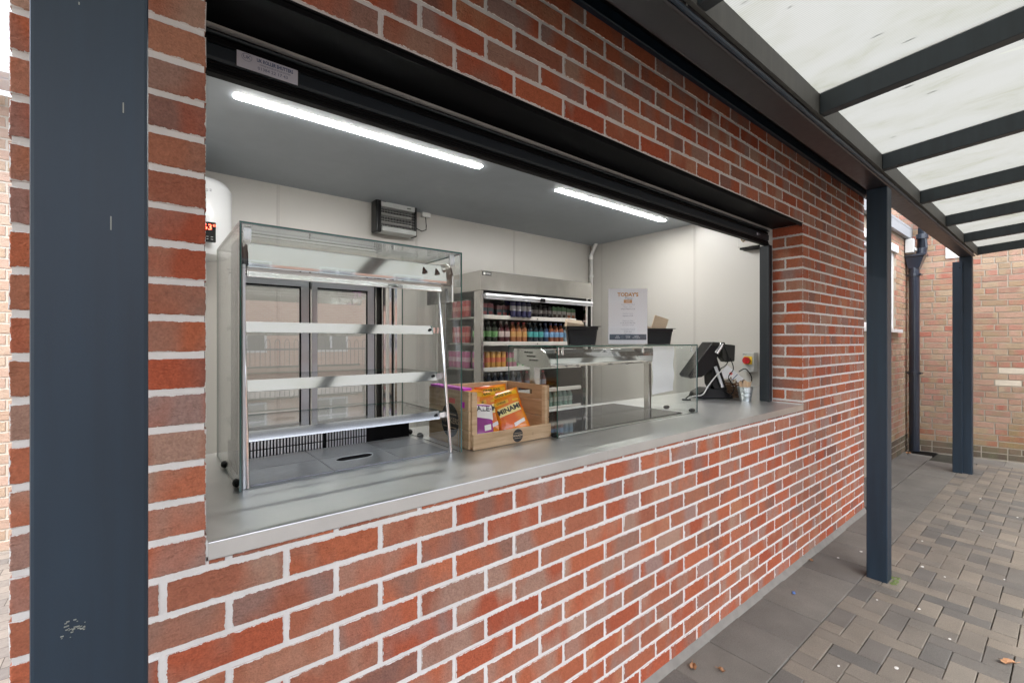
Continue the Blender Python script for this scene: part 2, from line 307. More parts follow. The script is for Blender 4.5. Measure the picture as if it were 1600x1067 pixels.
M['soil'] = mat('dark_joint_sand', (.032, .030, .020), .95, noise=.6, nscale=9, bump=.8)
def texwall(name, c1, c2, mort, kind='brick', scale=(.225, .075)):
    m, n, l, p = nodes_of(name)
    tc = n.new('ShaderNodeTexCoord'); sp = n.new('ShaderNodeSeparateXYZ'); l.new(tc.outputs['Object'], sp.inputs[0])
    cb = n.new('ShaderNodeCombineXYZ')
    l.new(math_(n, l, 'ADD', sp.outputs[0], sp.outputs[1]) if kind == 'brick' else sp.outputs[0], cb.inputs[0])
    l.new(sp.outputs[2] if kind == 'brick' else sp.outputs[1], cb.inputs[1])
    b = n.new('ShaderNodeTexBrick'); b.inputs['Scale'].default_value = 1; b.inputs['Brick Width'].default_value = scale[0]; b.inputs['Row Height'].default_value = scale[1]
    b.inputs['Mortar Size'].default_value = .006 if kind == 'brick' else .002; b.inputs['Color1'].default_value = (*c1, 1); b.inputs['Color2'].default_value = (*c2, 1); b.inputs['Mortar'].default_value = (*mort, 1)
    l.new(cb.outputs[0], b.inputs['Vector'])
    a = n.new('ShaderNodeTexNoise'); a.inputs['Scale'].default_value = 40; a.inputs['Detail'].default_value = 6; l.new(tc.outputs['Object'], a.inputs['Vector'])
    hs = n.new('ShaderNodeHueSaturation'); l.new(b.outputs[0], hs.inputs['Color']); l.new(math_(n, l, 'MULTIPLY_ADD', a.outputs[0], .6, .7), hs.inputs['Value'])
    l.new(hs.outputs[0], p.inputs['Base Color']); p.inputs['Roughness'].default_value = .88
    bp = n.new('ShaderNodeBump'); bp.inputs['Strength'].default_value = .6; bp.inputs['Distance'].default_value = .004; l.new(math_(n, l, 'SUBTRACT', 1, b.outputs['Fac']), bp.inputs['Height']); l.new(bp.outputs[0], p.inputs['Normal'])
    return m
M['yard'] = texwall('block_paved_yard', (0.243, 0.222, 0.195), (0.149, 0.142, 0.135), (0.068, 0.061, 0.054), 'flat', (.2, .1))
M['farbrick'] = texwall('distant_red_brick', (0.504, 0.240, 0.156), (0.600, 0.324, 0.228), (0.600, 0.540, 0.480))
M['farcream'] = texwall('distant_pale_brick', (.66, .52, .41), (.60, .46, .36), (.72, .68, .6))
M['rooftile'] = mat('slate_roof', (.12, .12, .13), .7, noise=.2, nscale=9)

# ------------------------------------------------------------------ mesh helpers
def wloc(o):
    v = Vector((0, 0, 0))
    while o is not None: v = v+o.location; o = o.parent
    return v
class MB:
    def __init__(s): s.v = []; s.f = []; s.m = []; s.t = Matrix.Identity(4)
    def add(s, vs, fs, mi=0):
        o = len(s.v); s.v += [tuple(s.t @ Vector(p)) for p in vs]; s.f += [tuple(i+o for i in f) for f in fs]
        s.m += (list(mi) if isinstance(mi, (list, tuple)) else [mi]*len(fs)); return s
    def box(s, x0, x1, y0, y1, z0, z1, mi=0, side=None):
        """mi for all faces, or side=(axis, mi2): the four narrow faces get mi2, the two faces across axis keep mi"""
        vs = [(x0, y0, z0), (x1, y0, z0), (x1, y1, z0), (x0, y1, z0), (x0, y0, z1), (x1, y0, z1), (x1, y1, z1), (x0, y1, z1)]
        fs = [(0, 3, 2, 1), (4, 5, 6, 7), (0, 1, 5, 4), (1, 2, 6, 5), (2, 3, 7, 6), (3, 0, 4, 7)]
        ms = [mi]*6
        if side:
            keep = {'z': (0, 1), 'y': (2, 4), 'x': (3, 5)}[side[0]]
            ms = [mi if k in keep else side[1] for k in range(6)]
        return s.add(vs, fs, ms)
    def prism(s, poly, a, b, axis='x', mi=0):
        """polygon (p,q) extruded from a to b along axis"""
        n = len(poly)
        P = {'x': lambda t, p, q: (t, p, q), 'y': lambda t, p, q: (p, t, q), 'z': lambda t, p, q: (p, q, t)}[axis]
        vs = [P(a, *p) for p in poly]+[P(b, *p) for p in poly]
        fs = [tuple(range(n))[::-1], tuple(range(n, 2*n))]+[(i, (i+1) % n, n+(i+1) % n, n+i) for i in range(n)]
        return s.add(vs, fs, mi)
    def tube(s, pts, r, n=8, mi=0, cap=True):
        pts = [Vector(p) for p in pts]; rs = r if isinstance(r, (list, tuple)) else [r]*len(pts)
        rings = []; up = Vector((0, 0, 1))
        for i, p in enumerate(pts):
            d = (pts[min(i+1, len(pts)-1)]-pts[max(i-1, 0)]).normalized()
            a = d.cross(up)
            if a.length < 1e-3: a = d.cross(Vector((1, 0, 0)))
            a.normalize(); b = d.cross(a).normalized()
            rings.append([tuple(p+(a*math.cos(2*math.pi*k/n)+b*math.sin(2*math.pi*k/n))*rs[i]) for k in range(n)])
        vs = [q for rg in rings for q in rg]; fs = []
        for i in range(len(pts)-1):
            for k in range(n): fs.append((i*n+k, i*n+(k+1) % n, (i+1)*n+(k+1) % n, (i+1)*n+k))
        if cap: fs += [tuple(range(n))[::-1], tuple(range((len(pts)-1)*n, len(pts)*n))]
        return s.add(vs, fs, mi)
    def lathe(s, prof, n=16, c=(0, 0, 0), mi=0):
        """prof: list of (r, z, mat of the band above)"""
        vs = []; fs = []; ms = []
        for (r, z, *_) in prof: vs += [(c[0]+r*math.cos(2*math.pi*k/n), c[1]+r*math.sin(2*math.pi*k/n), c[2]+z) for k in range(n)]
        for i in range(len(prof)-1):
            for k in range(n):
                fs.append((i*n+k, i*n+(k+1) % n, (i+1)*n+(k+1) % n, (i+1)*n+k)); ms.append(prof[i][2] if len(prof[i]) > 2 else mi)
        fs += [tuple(range(n))[::-1], tuple(range((len(prof)-1)*n, len(prof)*n))]; ms += [prof[0][2] if len(prof[0]) > 2 else mi, prof[-2][2] if len(prof[-2]) > 2 else mi]
        return s.add(vs, fs, ms)
    def sphere(s, c, r, n=10, mi=0):
        rx, ry, rz = r if isinstance(r, (tuple, list)) else (r, r, r)
        prof = [(math.sin(math.pi*k/n), -math.cos(math.pi*k/n)) for k in range(1, n)]
        t = s.t; s.t = t @ Matrix.Translation(c) @ Matrix.Diagonal((rx, ry, rz, 1)); s.lathe([(a, b) for a, b in prof], 12, mi=mi); s.t = t; return s
    def text(s, body, size, mtx, mi=0, align='CENTER', fn=None, bold=0.):
        cu = bpy.data.curves.new('lettering', 'FONT'); cu.body = body; cu.size = size; cu.align_x = align; cu.align_y = 'CENTER'; cu.offset = bold; cu.resolution_u = 2
        ob = bpy.data.objects.new('lettering', cu); COL.objects.link(ob)
        me = bpy.data.meshes.new_from_object(ob.evaluated_get(bpy.context.evaluated_depsgraph_get()))
        vs = [mtx @ v.co for v in me.vertices]
        if fn: vs = [Vector(fn(v)) for v in vs]
        s.add(vs, [tuple(p.vertices) for p in me.polygons], mi)
        bpy.data.objects.remove(ob); bpy.data.curves.remove(cu); bpy.data.meshes.remove(me); return s
    def build(s, name, mats, parent=None, loc=None, bevel=0., smooth=False, rot=None, world=False, seg=1):
        me = bpy.data.meshes.new(name)
        if not isinstance(mats, (list, tuple)): mats = [mats]
        vs = s.v
        if loc is None: loc = (0, 0, 0)
        off = Vector(loc)
        if world and parent is not None: off = off+wloc(parent)
        if off.length and (world or parent is None and loc != (0, 0, 0) and s.__dict__.get('abs')): vs = [tuple(Vector(p)-off) for p in vs]
        me.from_pydata(vs, [], s.f)
        for m in mats: me.materials.append(m)
        me.polygons.foreach_set('material_index', s.m)
        if bevel:
            bm = bmesh.new(); bm.from_mesh(me)
            bmesh.ops.remove_doubles(bm, verts=bm.verts, dist=1e-6)
            es = [e for e in bm.edges if len(e.link_faces) == 2 and e.calc_face_angle(0) > .5]
            bmesh.ops.bevel(bm, geom=es, offset=bevel, segments=seg, affect='EDGES', profile=.5, clamp_overlap=True)
            bm.to_mesh(me); bm.free()
        if smooth:
            me.polygons.foreach_set('use_smooth', [True]*len(me.polygons)); me.set_sharp_from_angle(angle=R(40))
        me.update()
        o = bpy.data.objects.new(name, me); o.location = loc
        if rot: o.rotation_euler = rot
        if parent is not None: o.parent = parent
        COL.objects.link(o); return o
def tag(o, label=None, cat=None, group=None, kind=None):
    if label: o['label'] = label
    if cat: o['category'] = cat
    if group: o['group'] = group
    if kind: o['kind'] = kind
    return o
def thing(name, label, cat, loc=(0, 0, 0), rz=0., group=None):
    o = bpy.data.objects.new(name, None); o.empty_display_size = .1; o.location = loc; o.rotation_euler = (0, 0, rz)
    COL.objects.link(o); return tag(o, label, cat, group)
def part(mb, name, mats, parent, **k):
    """mesh given in world metres becomes a child of parent (parents here are unrotated)"""
    return mb.build(name, mats, parent, world=True, **k)
def copy_tree(o, parent=None):
    c = o.copy(); COL.objects.link(c); c.parent = parent
    for ch in list(o.children): copy_tree(ch, c)
    return c
def inst(name, me, parent, loc, rot=(0, 0, 0)):
    o = bpy.data.objects.new(name, me); o.location = Vector(loc)-wloc(parent) if parent else loc; o.rotation_euler = rot
    o.parent = parent; COL.objects.link(o); return o
CAMF = Vector((.6284, .7778, 0)); CAMR = Vector((.7778, -.6284, 0))
def seen(p, m=1.06):
    """rough size weight of a point: 0 when outside the picture"""
    f = p[0]*CAMF.x+p[1]*CAMF.y
    if f < .3: return 0
    x = (p[0]*CAMR.x+p[1]*CAMR.y)/f*711; z = (p[2]-H)/f*711
    return 1/f if abs(x) < 800*m and abs(z) < 533*m else 0

# ------------------------------------------------------------------ bricks
BM = {}
def brick_mesh(w, h, d, mtl, var, fine=True):
    """front face at y=0, body to y=d, centred in x and z; edge and dim UVs carry the distance to the arris"""
    key = (round(w, 3), round(h, 3), round(d, 3), mtl.name, var, fine)
    if key in BM: return BM[key]
    rs = random.Random(hash(key[:3]) + var*17)
    nx, nz = (4, 1) if fine and w > .12 else ((2, 1) if fine else (1, 1))
    j = .0012 if fine else .0006
    out = []
    for k in range(nx): out.append((-w/2+w*k/nx, -h/2))
    for k in range(nz): out.append((w/2, -h/2+h*k/nz))
    for k in range(nx): out.append((w/2-w*k/nx, h/2))
    for k in range(nz): out.append((-w/2, h/2-h*k/nz))
    out = [(x+rs.uniform(-j, j), z+rs.uniform(-j, j)) for x, z in out]
    n = len(out); c = .0022
    inn = [(x-c*(1 if x > w/2-.02 else -1 if x < -w/2+.02 else 0), z-c*(1 if z > 0 else -1)) for x, z in out]
    vs = [(x, 0+rs.uniform(-.0004, .0004), z) for x, z in inn]+[(x, c, z) for x, z in out]+[(x, d, z) for x, z in out]
    fs = [tuple(range(n))]+[(n+i, n+(i+1) % n, (i+1) % n, i) for i in range(n)]+[(2*n+i, 2*n+(i+1) % n, n+(i+1) % n, n+i) for i in range(n)]+[tuple(range(2*n, 3*n))[::-1]]
    me = bpy.data.meshes.new('brick'); me.from_pydata(vs, [], fs); me.materials.append(mtl)
    e = me.uv_layers.new(name='edge'); dm = me.uv_layers.new(name='dim')
    for p in me.polygons:
        nn = p.normal
        for li in p.loop_indices:
            v = me.vertices[me.loops[li].vertex_index].co
            if abs(nn.x) > .8: e.data[li].uv = (v.y, v.z+h/2); dm.data[li].uv = (d, h)
            elif abs(nn.z) > .8: e.data[li].uv = (.05, .05); dm.data[li].uv = (.1, .1)
            else: e.data[li].uv = (v.x+w/2, v.z+h/2); dm.data[li].uv = (w, h)
    BM[key] = me; return me
def lay(parent, spec, mtl, limit, name='brick', fine=True, kindname='brick'):
    """spec: (corner/left point P, direction D (unit, along wall), w, z0, h, depth, material or None). The largest-in-view 'limit' become parts, the rest one stuff part"""
    items = []
    for (P, D, w, z0, h, d, mm) in spec:
        cx = Vector((P[0]+D[0]*w/2, P[1]+D[1]*w/2, z0+h/2))
        items.append((seen(cx)*w*h, cx, D, w, h, d, mm or mtl))
    items.sort(key=lambda t: -t[0])
    rest = []
    for k, (s, c, D, w, h, d, mm) in enumerate(items):
        me = brick_mesh(w, h, d, mm, random.randrange(5) if fine else random.randrange(3), fine)
        rz = math.atan2(D[1], D[0])
        if k < limit and s > 0:
            o = inst(name, me, parent, c+Vector((0, 0, random.uniform(-.0008, .0008))), (0, 0, rz))
            o.location += Matrix.Rotation(rz, 3, 'Z') @ Vector((0, random.uniform(-.0008, .0008), 0))
        else: rest.append((me, Matrix.Translation(c) @ Matrix.Rotation(rz, 4, 'Z')))
    if rest:
        bm = bmesh.new()
        mats = []
        for me, mt in rest:
            if me.materials[0] not in mats: mats.append(me.materials[0])
        off = Matrix.Translation(-wloc(parent))
        for me, mt in rest:
            a = len(bm.verts); fa = len(bm.faces)
            bm.from_mesh(me); bm.verts.ensure_lookup_table(); bm.faces.ensure_lookup_table()
            bmesh.ops.transform(bm, matrix=off @ mt, verts=bm.verts[a:])
            mi = mats.index(me.materials[0])
            for f in bm.faces[fa:]: f.material_index = mi
        me = bpy.data.meshes.new('brickwork'); bm.to_mesh(me); bm.free()
        for m in mats: me.materials.append(m)
        o = bpy.data.objects.new('brickwork', me); o.parent = parent; COL.objects.link(o); o['kind'] = 'stuff'

# ------------------------------------------------------------------ the ground
gr = MB()
gr.add([(-80, -80, -.014), (80, -80, -.014), (80, 80, -.014), (-80, 80, -.014)], [(0, 1, 2, 3)])
ground = tag(gr.build('ground', M['soil']), kind='structure')
PX0, PX1, PY0, PY1 = 1.75, 8.35, -.9, 1.45        # the piece-built part of the paving
yd = MB()
for (a, b, c, d) in ((-80, 80, -80, PY0), (-80, 80, PY1, 80), (-80, PX0, PY0, PY1), (PX1, 80, PY0, PY1)):
    yd.add([(a, c, -.003), (b, c, -.003), (b, d, -.003), (a, d, -.003)], [(0, 1, 2, 3)])
tag(yd.build('paved_yard', M['yard']), kind='structure')
pav = thing('paving', None, None); pav['kind'] = 'structure'
EDGE = .824                                        # line between slabs and block paving
def farx(y): return 7.975+(1.34-y)*.187            # foot of the far wall
def slab_mesh(w, d, th, m, var):
    rs = random.Random(var); c = .003
    mb = MB()
    vs = [(c, c, 0), (w-c, c, 0), (w-c, d-c, 0), (c, d-c, 0), (0, 0, -c), (w, 0, -c), (w, d, -c), (0, d, -c), (0, 0, -th), (w, 0, -th), (w, d, -th), (0, d, -th)]
    vs = [(x+rs.uniform(-.0012, .0012), y+rs.uniform(-.0012, .0012), z+rs.uniform(-.0006, .0006)) for x, y, z in vs]
    mb.add([(x-w/2, y-d/2, z) for x, y, z in vs], [(0, 1, 2, 3)]+[(4+i, 4+(i+1) % 4, (i+1) % 4, i) for i in range(4)]+[(8+i, 8+(i+1) % 4, 4+(i+1) % 4, 4+i) for i in range(4)])
    me = bpy.data.meshes.new('paver'); me.from_pydata(mb.v, [], mb.f); me.materials.append(m); return me
PV = {}
def put_slab(name, x, y, w, d, m, store):
    k = (round(w, 3), round(d, 3), m.name, random.randrange(4))
    if k not in PV: PV[k] = slab_mesh(w, d, .03, m, k[3])
    store.append((seen((x+w/2, y+d/2, 0)), name, PV[k], (x+w/2, y+d/2, random.uniform(-.0016, .0016))))
pcs = []
g = .003
# slab course along the kiosk
x = PX0-.05
sx = 2.128
for k in range(-2, 21):
    a = sx+.297*k
    if a+.297 > 7.72: break
    put_slab('paving_slab', a+g/2, EDGE+g/2, .297-g, .31-g, M['slab'], pcs)
for row, y in enumerate((1.137, )):                # slabs past the kiosk's end, up to the next building
    for k in range(0, 12):
        a = 4.84+.297*k+.1
        if a+.29 > 8.0: break
        put_slab('paving_slab', a+g/2, y+g/2, .297-g, .28-g, M['slab'], pcs)
for k in range(0, 9):                              # slab course at the foot of the far wall
    y = EDGE-.3*(k+1)+.3
    put_slab('paving_slab', farx(y)-.36, y-.3+g/2, .36-g, .3-g, M['slab'], pcs)
# 90 degree herringbone of 200 x 100 blocks
u_ = .0925
def inside(a, b, w, d): return a >= PX0-.2 and a+w <= farx(b)-.36 and b >= PY0 and b+d <= EDGE+.001
for i in range(-20, 110):
    for j in range(-30, 30):
        a, b = 1.745+u_*i, EDGE-u_*24+u_*j
        t = (i-j) % 4
        if t == 0: w, d = 2*u_, u_
        elif t == 3: w, d = u_, 2*u_
        else: continue
        if inside(a, b, w, d): put_slab('paver', a+g/2, b+g/2, w-g, d-g, M['paver'], pcs)
        elif t == 3 and inside(a, b, w, u_): put_slab('paver', a+g/2, b+g/2, u_-g, u_-g, M['paver'], pcs)
        elif t == 0 and inside(a, b, u_, d): put_slab('paver', a+g/2, b+g/2, u_-g, u_-g, M['paver'], pcs)
for i in range(-20, 110):                          # half blocks closing the upper edge
    for j in range(-30, 30):
        if (i-j) % 4 == 2:
            a, b = 1.745+u_*i, EDGE-u_*24+u_*j
            if not inside(a, b-u_, u_, 2*u_) and b < PY0+.05 and inside(a, b, u_, u_): put_slab('paver', a+g/2, b+g/2, u_-g, u_-g, M['paver'], pcs)
pcs.sort(key=lambda t: -t[0])
rest = []; cnt = {}
for s, nm, me, loc in pcs:
    cnt[nm] = cnt.get(nm, 0)+1
    if s > 0 and cnt[nm] <= 300: inst(nm, me, pav, loc)
    else: rest.append((me, loc))
if rest:
    bm = bmesh.new()
    for me, loc in rest:
        a = len(bm.verts); fa = len(bm.faces); bm.from_mesh(me); bm.verts.ensure_lookup_table(); bm.faces.ensure_lookup_table()
        bmesh.ops.translate(bm, vec=loc, verts=bm.verts[a:])
        for f in bm.faces[fa:]: f.material_index = 0 if me.materials[0] == M['paver'] else 1
    me = bpy.data.meshes.new('block_paving'); bm.to_mesh(me); bm.free(); me.materials.append(M['paver']); me.materials.append(M['slab'])
    o = bpy.data.objects.new('block_paving', me); o.parent = pav; COL.objects.link(o); o['kind'] = 'stuff'

# ------------------------------------------------------------------ the kiosk
Y0 = 1.137                                         # outer face of the front wall
CR = .0741; BH = .0621; BED = .978                 # course, brick height, bed joint under the sill course
XL, XR, OL, OR_ = -.179, 4.797, .100, 3.4035
SILL, HEAD, TOPZ = 1.032, BED+17*CR, BED+23*CR
kiosk = thing('brick_kiosk', 'red brick serving kiosk with a wide open hatch and grey counter', 'kiosk', (2.3, Y0, 0))
wall = MB()
WD = Y0+.003
for (a, b, z0, z1) in ((XL+.003, OL-.003, -.01, TOPZ), (OR_+.003, XR-.003, -.01, TOPZ), (OL-.003, OR_+.003, -.01, BED+.013), (OL-.003, OR_+.003, HEAD+.001, TOPZ)):
    wall.box(a, b, WD, WD+.27, z0, z1)
front = part(wall, 'front_wall', M['mortar'], kiosk)
spec = []
def row_cuts(k):
    """x intervals of the bricks of course k (course 0 starts at the bed under the sill)"""
    off = .0285 if k % 2 else .0285+.1125
    cuts = [off+.225*n for n in range(-3, 24)]
    L = []
    for c0 in cuts: L.append((c0+.006, c0+.225-.006))
    return L
for k in range(-13, 23):
    z0 = BED+CR*k+.006; h = BH
    segs = []
    if 0 <= k < 17:
        if k % 2: segs += [(XL, -.0125), (-.0025, OL)]
        else: segs += [(XL, -.125), (-.115, OL)]
        if k % 2 == 0: segs += [(OR_, OR_+.1025)]; st = OR_+.1125
        else: segs += [(OR_, OR_+.215)]; st = OR_+.225
        while st < XR-.02: segs.append((st, min(st+.215, XR))); st += .225
        if k == 0:
            for a, b in row_cuts(0):
                a2, b2 = max(a, OL+.004), min(b, OR_-.004)
                if b2-a2 > .02: spec.append(((a2, Y0), (1, 0), b2-a2, z0, .010, .03, None))
    else:
        for a, b in row_cuts(k):
            a2, b2 = max(a, XL), min(b, XR)
            if b2-a2 > .02: segs.append((a2, b2))
    for a, b in segs:
        deep = .1025 if (abs(a-XL) < .001 or abs(b-XR) < .001) else .03
        if 0 <= k < 17 and (abs(a-OR_) < .001 or abs(b-OL) < .001):
            deep = .1025 if b-a > .11 else .19
            if abs(b-OL) < .001: deep = .1025 if b-a > .11 else .19
        spec.append(((a, Y0), (1, 0), b-a, z0, h, deep, None))
        if 0 <= k < 17 and deep == .1025 and abs(a-OR_) < .001:
            spec.append(((OR_, Y0+.19), (0, -1), .19-.1125, z0, h, .03, None))     # second brick of the reveal
lay(front, spec, M['brick'], 300)
# side walls
sw = MB(); sw.box(4.522, XR-.003, WD+.272, 5.2, 0, TOPZ); right_w = part(sw, 'side_wall', M['farbrick'], kiosk)
sw = MB(); sw.box(XL+.003, .058, WD+.272, 5.2, 0, TOPZ); part(sw, 'side_wall', M['farbrick'], kiosk)
sw = MB(); sw.box(.058, 4.522, 5.1, 5.2, 0, TOPZ); part(sw, 'rear_wall', M['farbrick'], kiosk)
rf = MB(); rf.box(XL-.02, XR+.02, Y0+.0002, 5.22, TOPZ+.001, TOPZ+.09); part(rf, 'roof', M['lead'], kiosk)
fs_ = MB(); fs_.box(XL-.04, XR+.012, Y0-.028, Y0-.004, TOPZ-.017, TOPZ+.045); fs_.box(XL-.04, XR+.012, Y0-.034, Y0-.0285, TOPZ-.022, TOPZ-.012)
part(fs_, 'fascia', M['steel_grey'], kiosk, bevel=.003)
fl = MB(); fl.prism([(Y0-.0008, TOPZ+.048), (.815, 2.538), (.75, 2.5345), (.75, 2.5385), (.815, 2.542), (Y0-.0008, TOPZ+.053)], XL-.3, XR+.01, 'x'); part(fl, 'flashing', M['black'], kiosk)
ha = MB(); ha.prism([(Y0+.0, .030), (Y0-.016, .008), (Y0-.026, -.004), (Y0+.0, -.004)], XL, XR+.004, 'x'); part(ha, 'mortar_fillet', M['concrete'], kiosk)
# lintel: steel lip, then the dark soffit
lt = MB(); lt.box(OL, OR_, Y0-.001, Y0+.195, HEAD-.006, HEAD-.001); part(lt, 'lintel', M['black'], kiosk, bevel=.0015)
lt = MB(); lt.box(OL+.001, OR_-.001, Y0+.006, Y0+.012, HEAD-.020, HEAD-.0065); part(lt, 'lintel_lip', M['black'], kiosk)
# counter in two lengths, front edge flush with the brick
for nm, a, b in (('countertop', OL+.003, 1.3915), ('countertop', 1.3925, OR_-.003)):
    c_ = MB(); c_.box(a, b, Y0-.004, 2.03, SILL-.038, SILL); part(c_, nm, M['counter'], kiosk, bevel=.0018, seg=2)
c_ = MB(); c_.box(OR_-.0028, 4.49, Y0+.28, 2.03, SILL-.038, SILL); part(c_, 'countertop', M['counter'], kiosk)
c_ = MB(); c_.box(OR_-.006, OR_+.001, Y0-.003, Y0+.205, SILL, SILL+.005); part(c_, 'sealant', M['white'], kiosk)
c_ = MB(); c_.box(OL+.0002, OL+.0028, Y0-.002, Y0+.2, SILL-.03, SILL+.004); part(c_, 'sealant', M['white'], kiosk)
c_ = MB(); c_.box(.12, 4.48, Y0+.28, Y0+.30, 0, SILL-.04); c_.box(.12, 4.48, 1.95, 1.97, 0, SILL-.04); part(c_, 'counter_front', M['panel'], kiosk)
# roller shutter, drawn up
for nm, y0, y1, z0, z1, mm in (('curtain_top', 1.335, 1.350, 2.205, HEAD-.008, 'black'), ('shutter_box_lip', 1.322, 1.334, 2.206, 2.214, 'header'),
                               ('slat', 1.338, 1.350, 2.160, 2.203, 'shutter'), ('slat', 1.336, 1.352, 2.130, 2.158, 'black'), ('slat', 1.334, 1.354, 2.112, 2.128, 'black')):
    pass
sh = thing('roller_shutter', 'black roller shutter drawn up at the head of the serving hatch', 'shutter', (1.75, 1.34, 2.1))
def bar(nm, y0, y1, z0, z1, mm, bev=.003):
    b_ = MB(); b_.box(OL+.004, OR_-.004, y0, y1, z0, z1); return part(b_, nm, M[mm], sh, bevel=bev)
bar('head_box', 1.350, 1.42, 2.218, HEAD-.008, 'black'); bar('drip_rail', 1.340, 1.350, 2.215, 2.2205, 'rafter', .002)
bar('cover_rail', 1.352, 1.40, 2.196, 2.2125, 'black')
bar('bottom_lath', 1.345, 1.37, 2.152, 2.1945, 'shutter', .006)
bar('slat', 1.350, 1.372, 2.141, 2.1505, 'black', .003); bar('slat', 1.346, 1.374, 2.131, 2.140, 'black', .003); bar('slat', 1.342, 1.376, 2.118, 2.130, 'black', .004)
for a, b in ((OL+.001, OL+.014), (OR_-.05, OR_-.001)):
    gd = MB(); gd.box(a, b, 1.328, 1.342, SILL+.001, 2.118); gd.box(a+.001, b-.004, 1.342, 1.40, SILL+.001, 2.118) if a < 1 else gd.box(a+.02, b-.004, 1.342, 1.40, SILL+.001, 2.118)
    part(gd, 'guide_rail', M['shutter'], sh, bevel=.002)
# maker's plate
st_ = MB(); st_.box(0, .145, -.0012, 0, 0, .0405)
mt = lambda x, z: Matrix.Translation((x, -.0016, z)) @ Matrix.Rotation(R(90), 4, 'X')
st_.text('UK ROLLER SHUTTERS', .0128, mt(.089, .0305) @ Matrix.Diagonal((.68, 1, 1, 1)), 1, bold=.0004)
st_.text('SUPPLIER & FITTER OF ROLLER SHUTTERS', .0056, mt(.089, .0205) @ Matrix.Diagonal((.72, 1, 1, 1)), 1)
st_.text('01384 22 17 43', .0115, mt(.0835, .0105), 1)
st_.text('UK', .0125, mt(.0225, .0288), 1)
ring = [(.0225+.0115*math.cos(a), -.0016, .0288+.0095*math.sin(a)) for a in [2*math.pi*i/20 for i in range(21)]]
st_.tube(ring, .0004, 4, 1)
st_.v = [(x+.183, y+1.3435, z+2.1525) for x, y, z in st_.v]
part(st_, 'maker_plate', [M['sticker'], M['ink']], sh)
st_ = MB(); st_.box(3.20, 3.222, 1.3442, 1.3449, 2.166, 2.182); st_.text('RMI', .012, Matrix.Translation((3.242, 1.3438, 2.174)) @ Matrix.Rotation(R(90), 4, 'X'), 0)
part(st_, 'small_emblem', [M['sticker']], sh)
# inside: floor, ceiling, wall panels
YB, XI, CZ = 3.946, 4.5, 2.765
f_ = MB(); f_.box(.083, XI, Y0+.275, YB, 0, .01); part(f_, 'floor', M['floor'], kiosk)
f_ = MB(); f_.box(.083, XI+.0, Y0+.275, YB, CZ, CZ+.02)
ceil = part(f_, 'ceiling', M['ceiling'], kiosk)
f_ = MB(); f_.box(.083, XI, Y0+.275, Y0+.29, HEAD-.01, CZ-.001); part(f_, 'head_panel', M['panel'], kiosk)
xs = [.083, .823, 2.022, 3.222, XI]
for a, b in zip(xs[:-1], xs[1:]):
    f_ = MB(); f_.box(a+.004, b-.004, YB, YB+.02, .01, CZ-.002); part(f_, 'wall_panel', M['panel'], kiosk)
    if b < XI: f_ = MB(); f_.box(b-.013, b+.013, YB-.004, YB+.0, .01, CZ-.002); part(f_, 'joint_strip', M['joint'], kiosk, bevel=.0015)
ys = [Y0+.275, 2.52, 3.766, YB-.001]
for a, b in zip(ys[:-1], ys[1:]):
    f_ = MB(); f_.box(XI, XI+.02, a+.004, b-.004, .01, CZ-.002); part(f_, 'wall_panel', M['panel'], kiosk)
    if b < 3.9: f_ = MB(); f_.box(XI-.004, XI, b-.012, b+.012, .01, CZ-.002); part(f_, 'joint_strip', M['joint'], kiosk, bevel=.0015)
f_ = MB(); f_.box(.06, .082, Y0+.275, YB, .01, CZ-.002); part(f_, 'wall_panel', M['panel'], kiosk)
f_ = MB(); f_.box(2.15, XI-.001, YB-.022, YB-.0045, CZ-.085, CZ-.045); part(f_, 'cable_trunking', M['white'], kiosk, bevel=.002)
f_ = MB(); f_.box(XI-.022, XI-.0045, Y0+.5, YB-.023, CZ-.070, CZ-.03); part(f_, 'cable_trunking', M['white'], kiosk, bevel=.002)
f_ = MB(); f_.box(XI-.05, XI-.005, Y0+.30, Y0+.55, CZ-.12, CZ-.0) if False else f_.tube([(4.44, 3.80, CZ-.002), (4.44, 3.80, 2.70), (4.45, 3.90, 2.54), (4.45, 3.90, .02)], .024, 10)
part(f_, 'waste_pipe', M['white'], kiosk, smooth=True)
f_ = MB(); f_.tube([(4.45, 3.9, 2.56), (4.45, 3.9, 2.50)], .031, 10); f_.tube([(4.45, 3.9, 2.30), (4.45, 3.9, 2.27)], .030, 10); part(f_, 'pipe_socket', M['white'], kiosk, smooth=True)

# ------------------------------------------------------------------ canopy
PW = .1006
can = thing('canopy', 'long anthracite steel canopy with cloudy polycarbonate roof outside the kiosk', 'canopy', (3.5, .76, 0))
ZB = 2.383
post_me = None
for k, (x, y) in enumerate([(-.0968, .708), (3.462, .708), (7.02, .708), (-3.66, .708), (-.0968, -1.1), (3.462, -1.1), (7.02, -1.1)]):
    b_ = MB(); b_.box(x, x+PW, y, y+PW+.002, -.01, ZB-.001 if y > 0 else ZB+.10)
    part(b_, 'post', M['steel_grey'], can, bevel=.004, seg=2)
b_ = MB(); rs = random.Random(5)
for k in range(26):
    a = rs.uniform(0, 6.28); e = rs.uniform(0, .013)**1.0; r_ = rs.uniform(.0004, .0013)
    b_.box(-.0645+e*math.cos(a)-r_, -.0645+e*math.cos(a)+r_*1.4, .7069, .7078, 1.128+e*.8*math.sin(a)-r_*.5, 1.128+e*.8*math.sin(a)+r_*.6)
for (x, z, h_) in ((-.008, 1.965, .014), (-.0205, 1.966, .010), (-.0335, 1.872, .009), (-.0225, 1.868, .007), (-.020, 1.720, .012), (-.031, 1.58, .016), (-.058, 1.83, .003)):
    b_.box(x, x+.0012, .7071, .7078, z, z+h_)
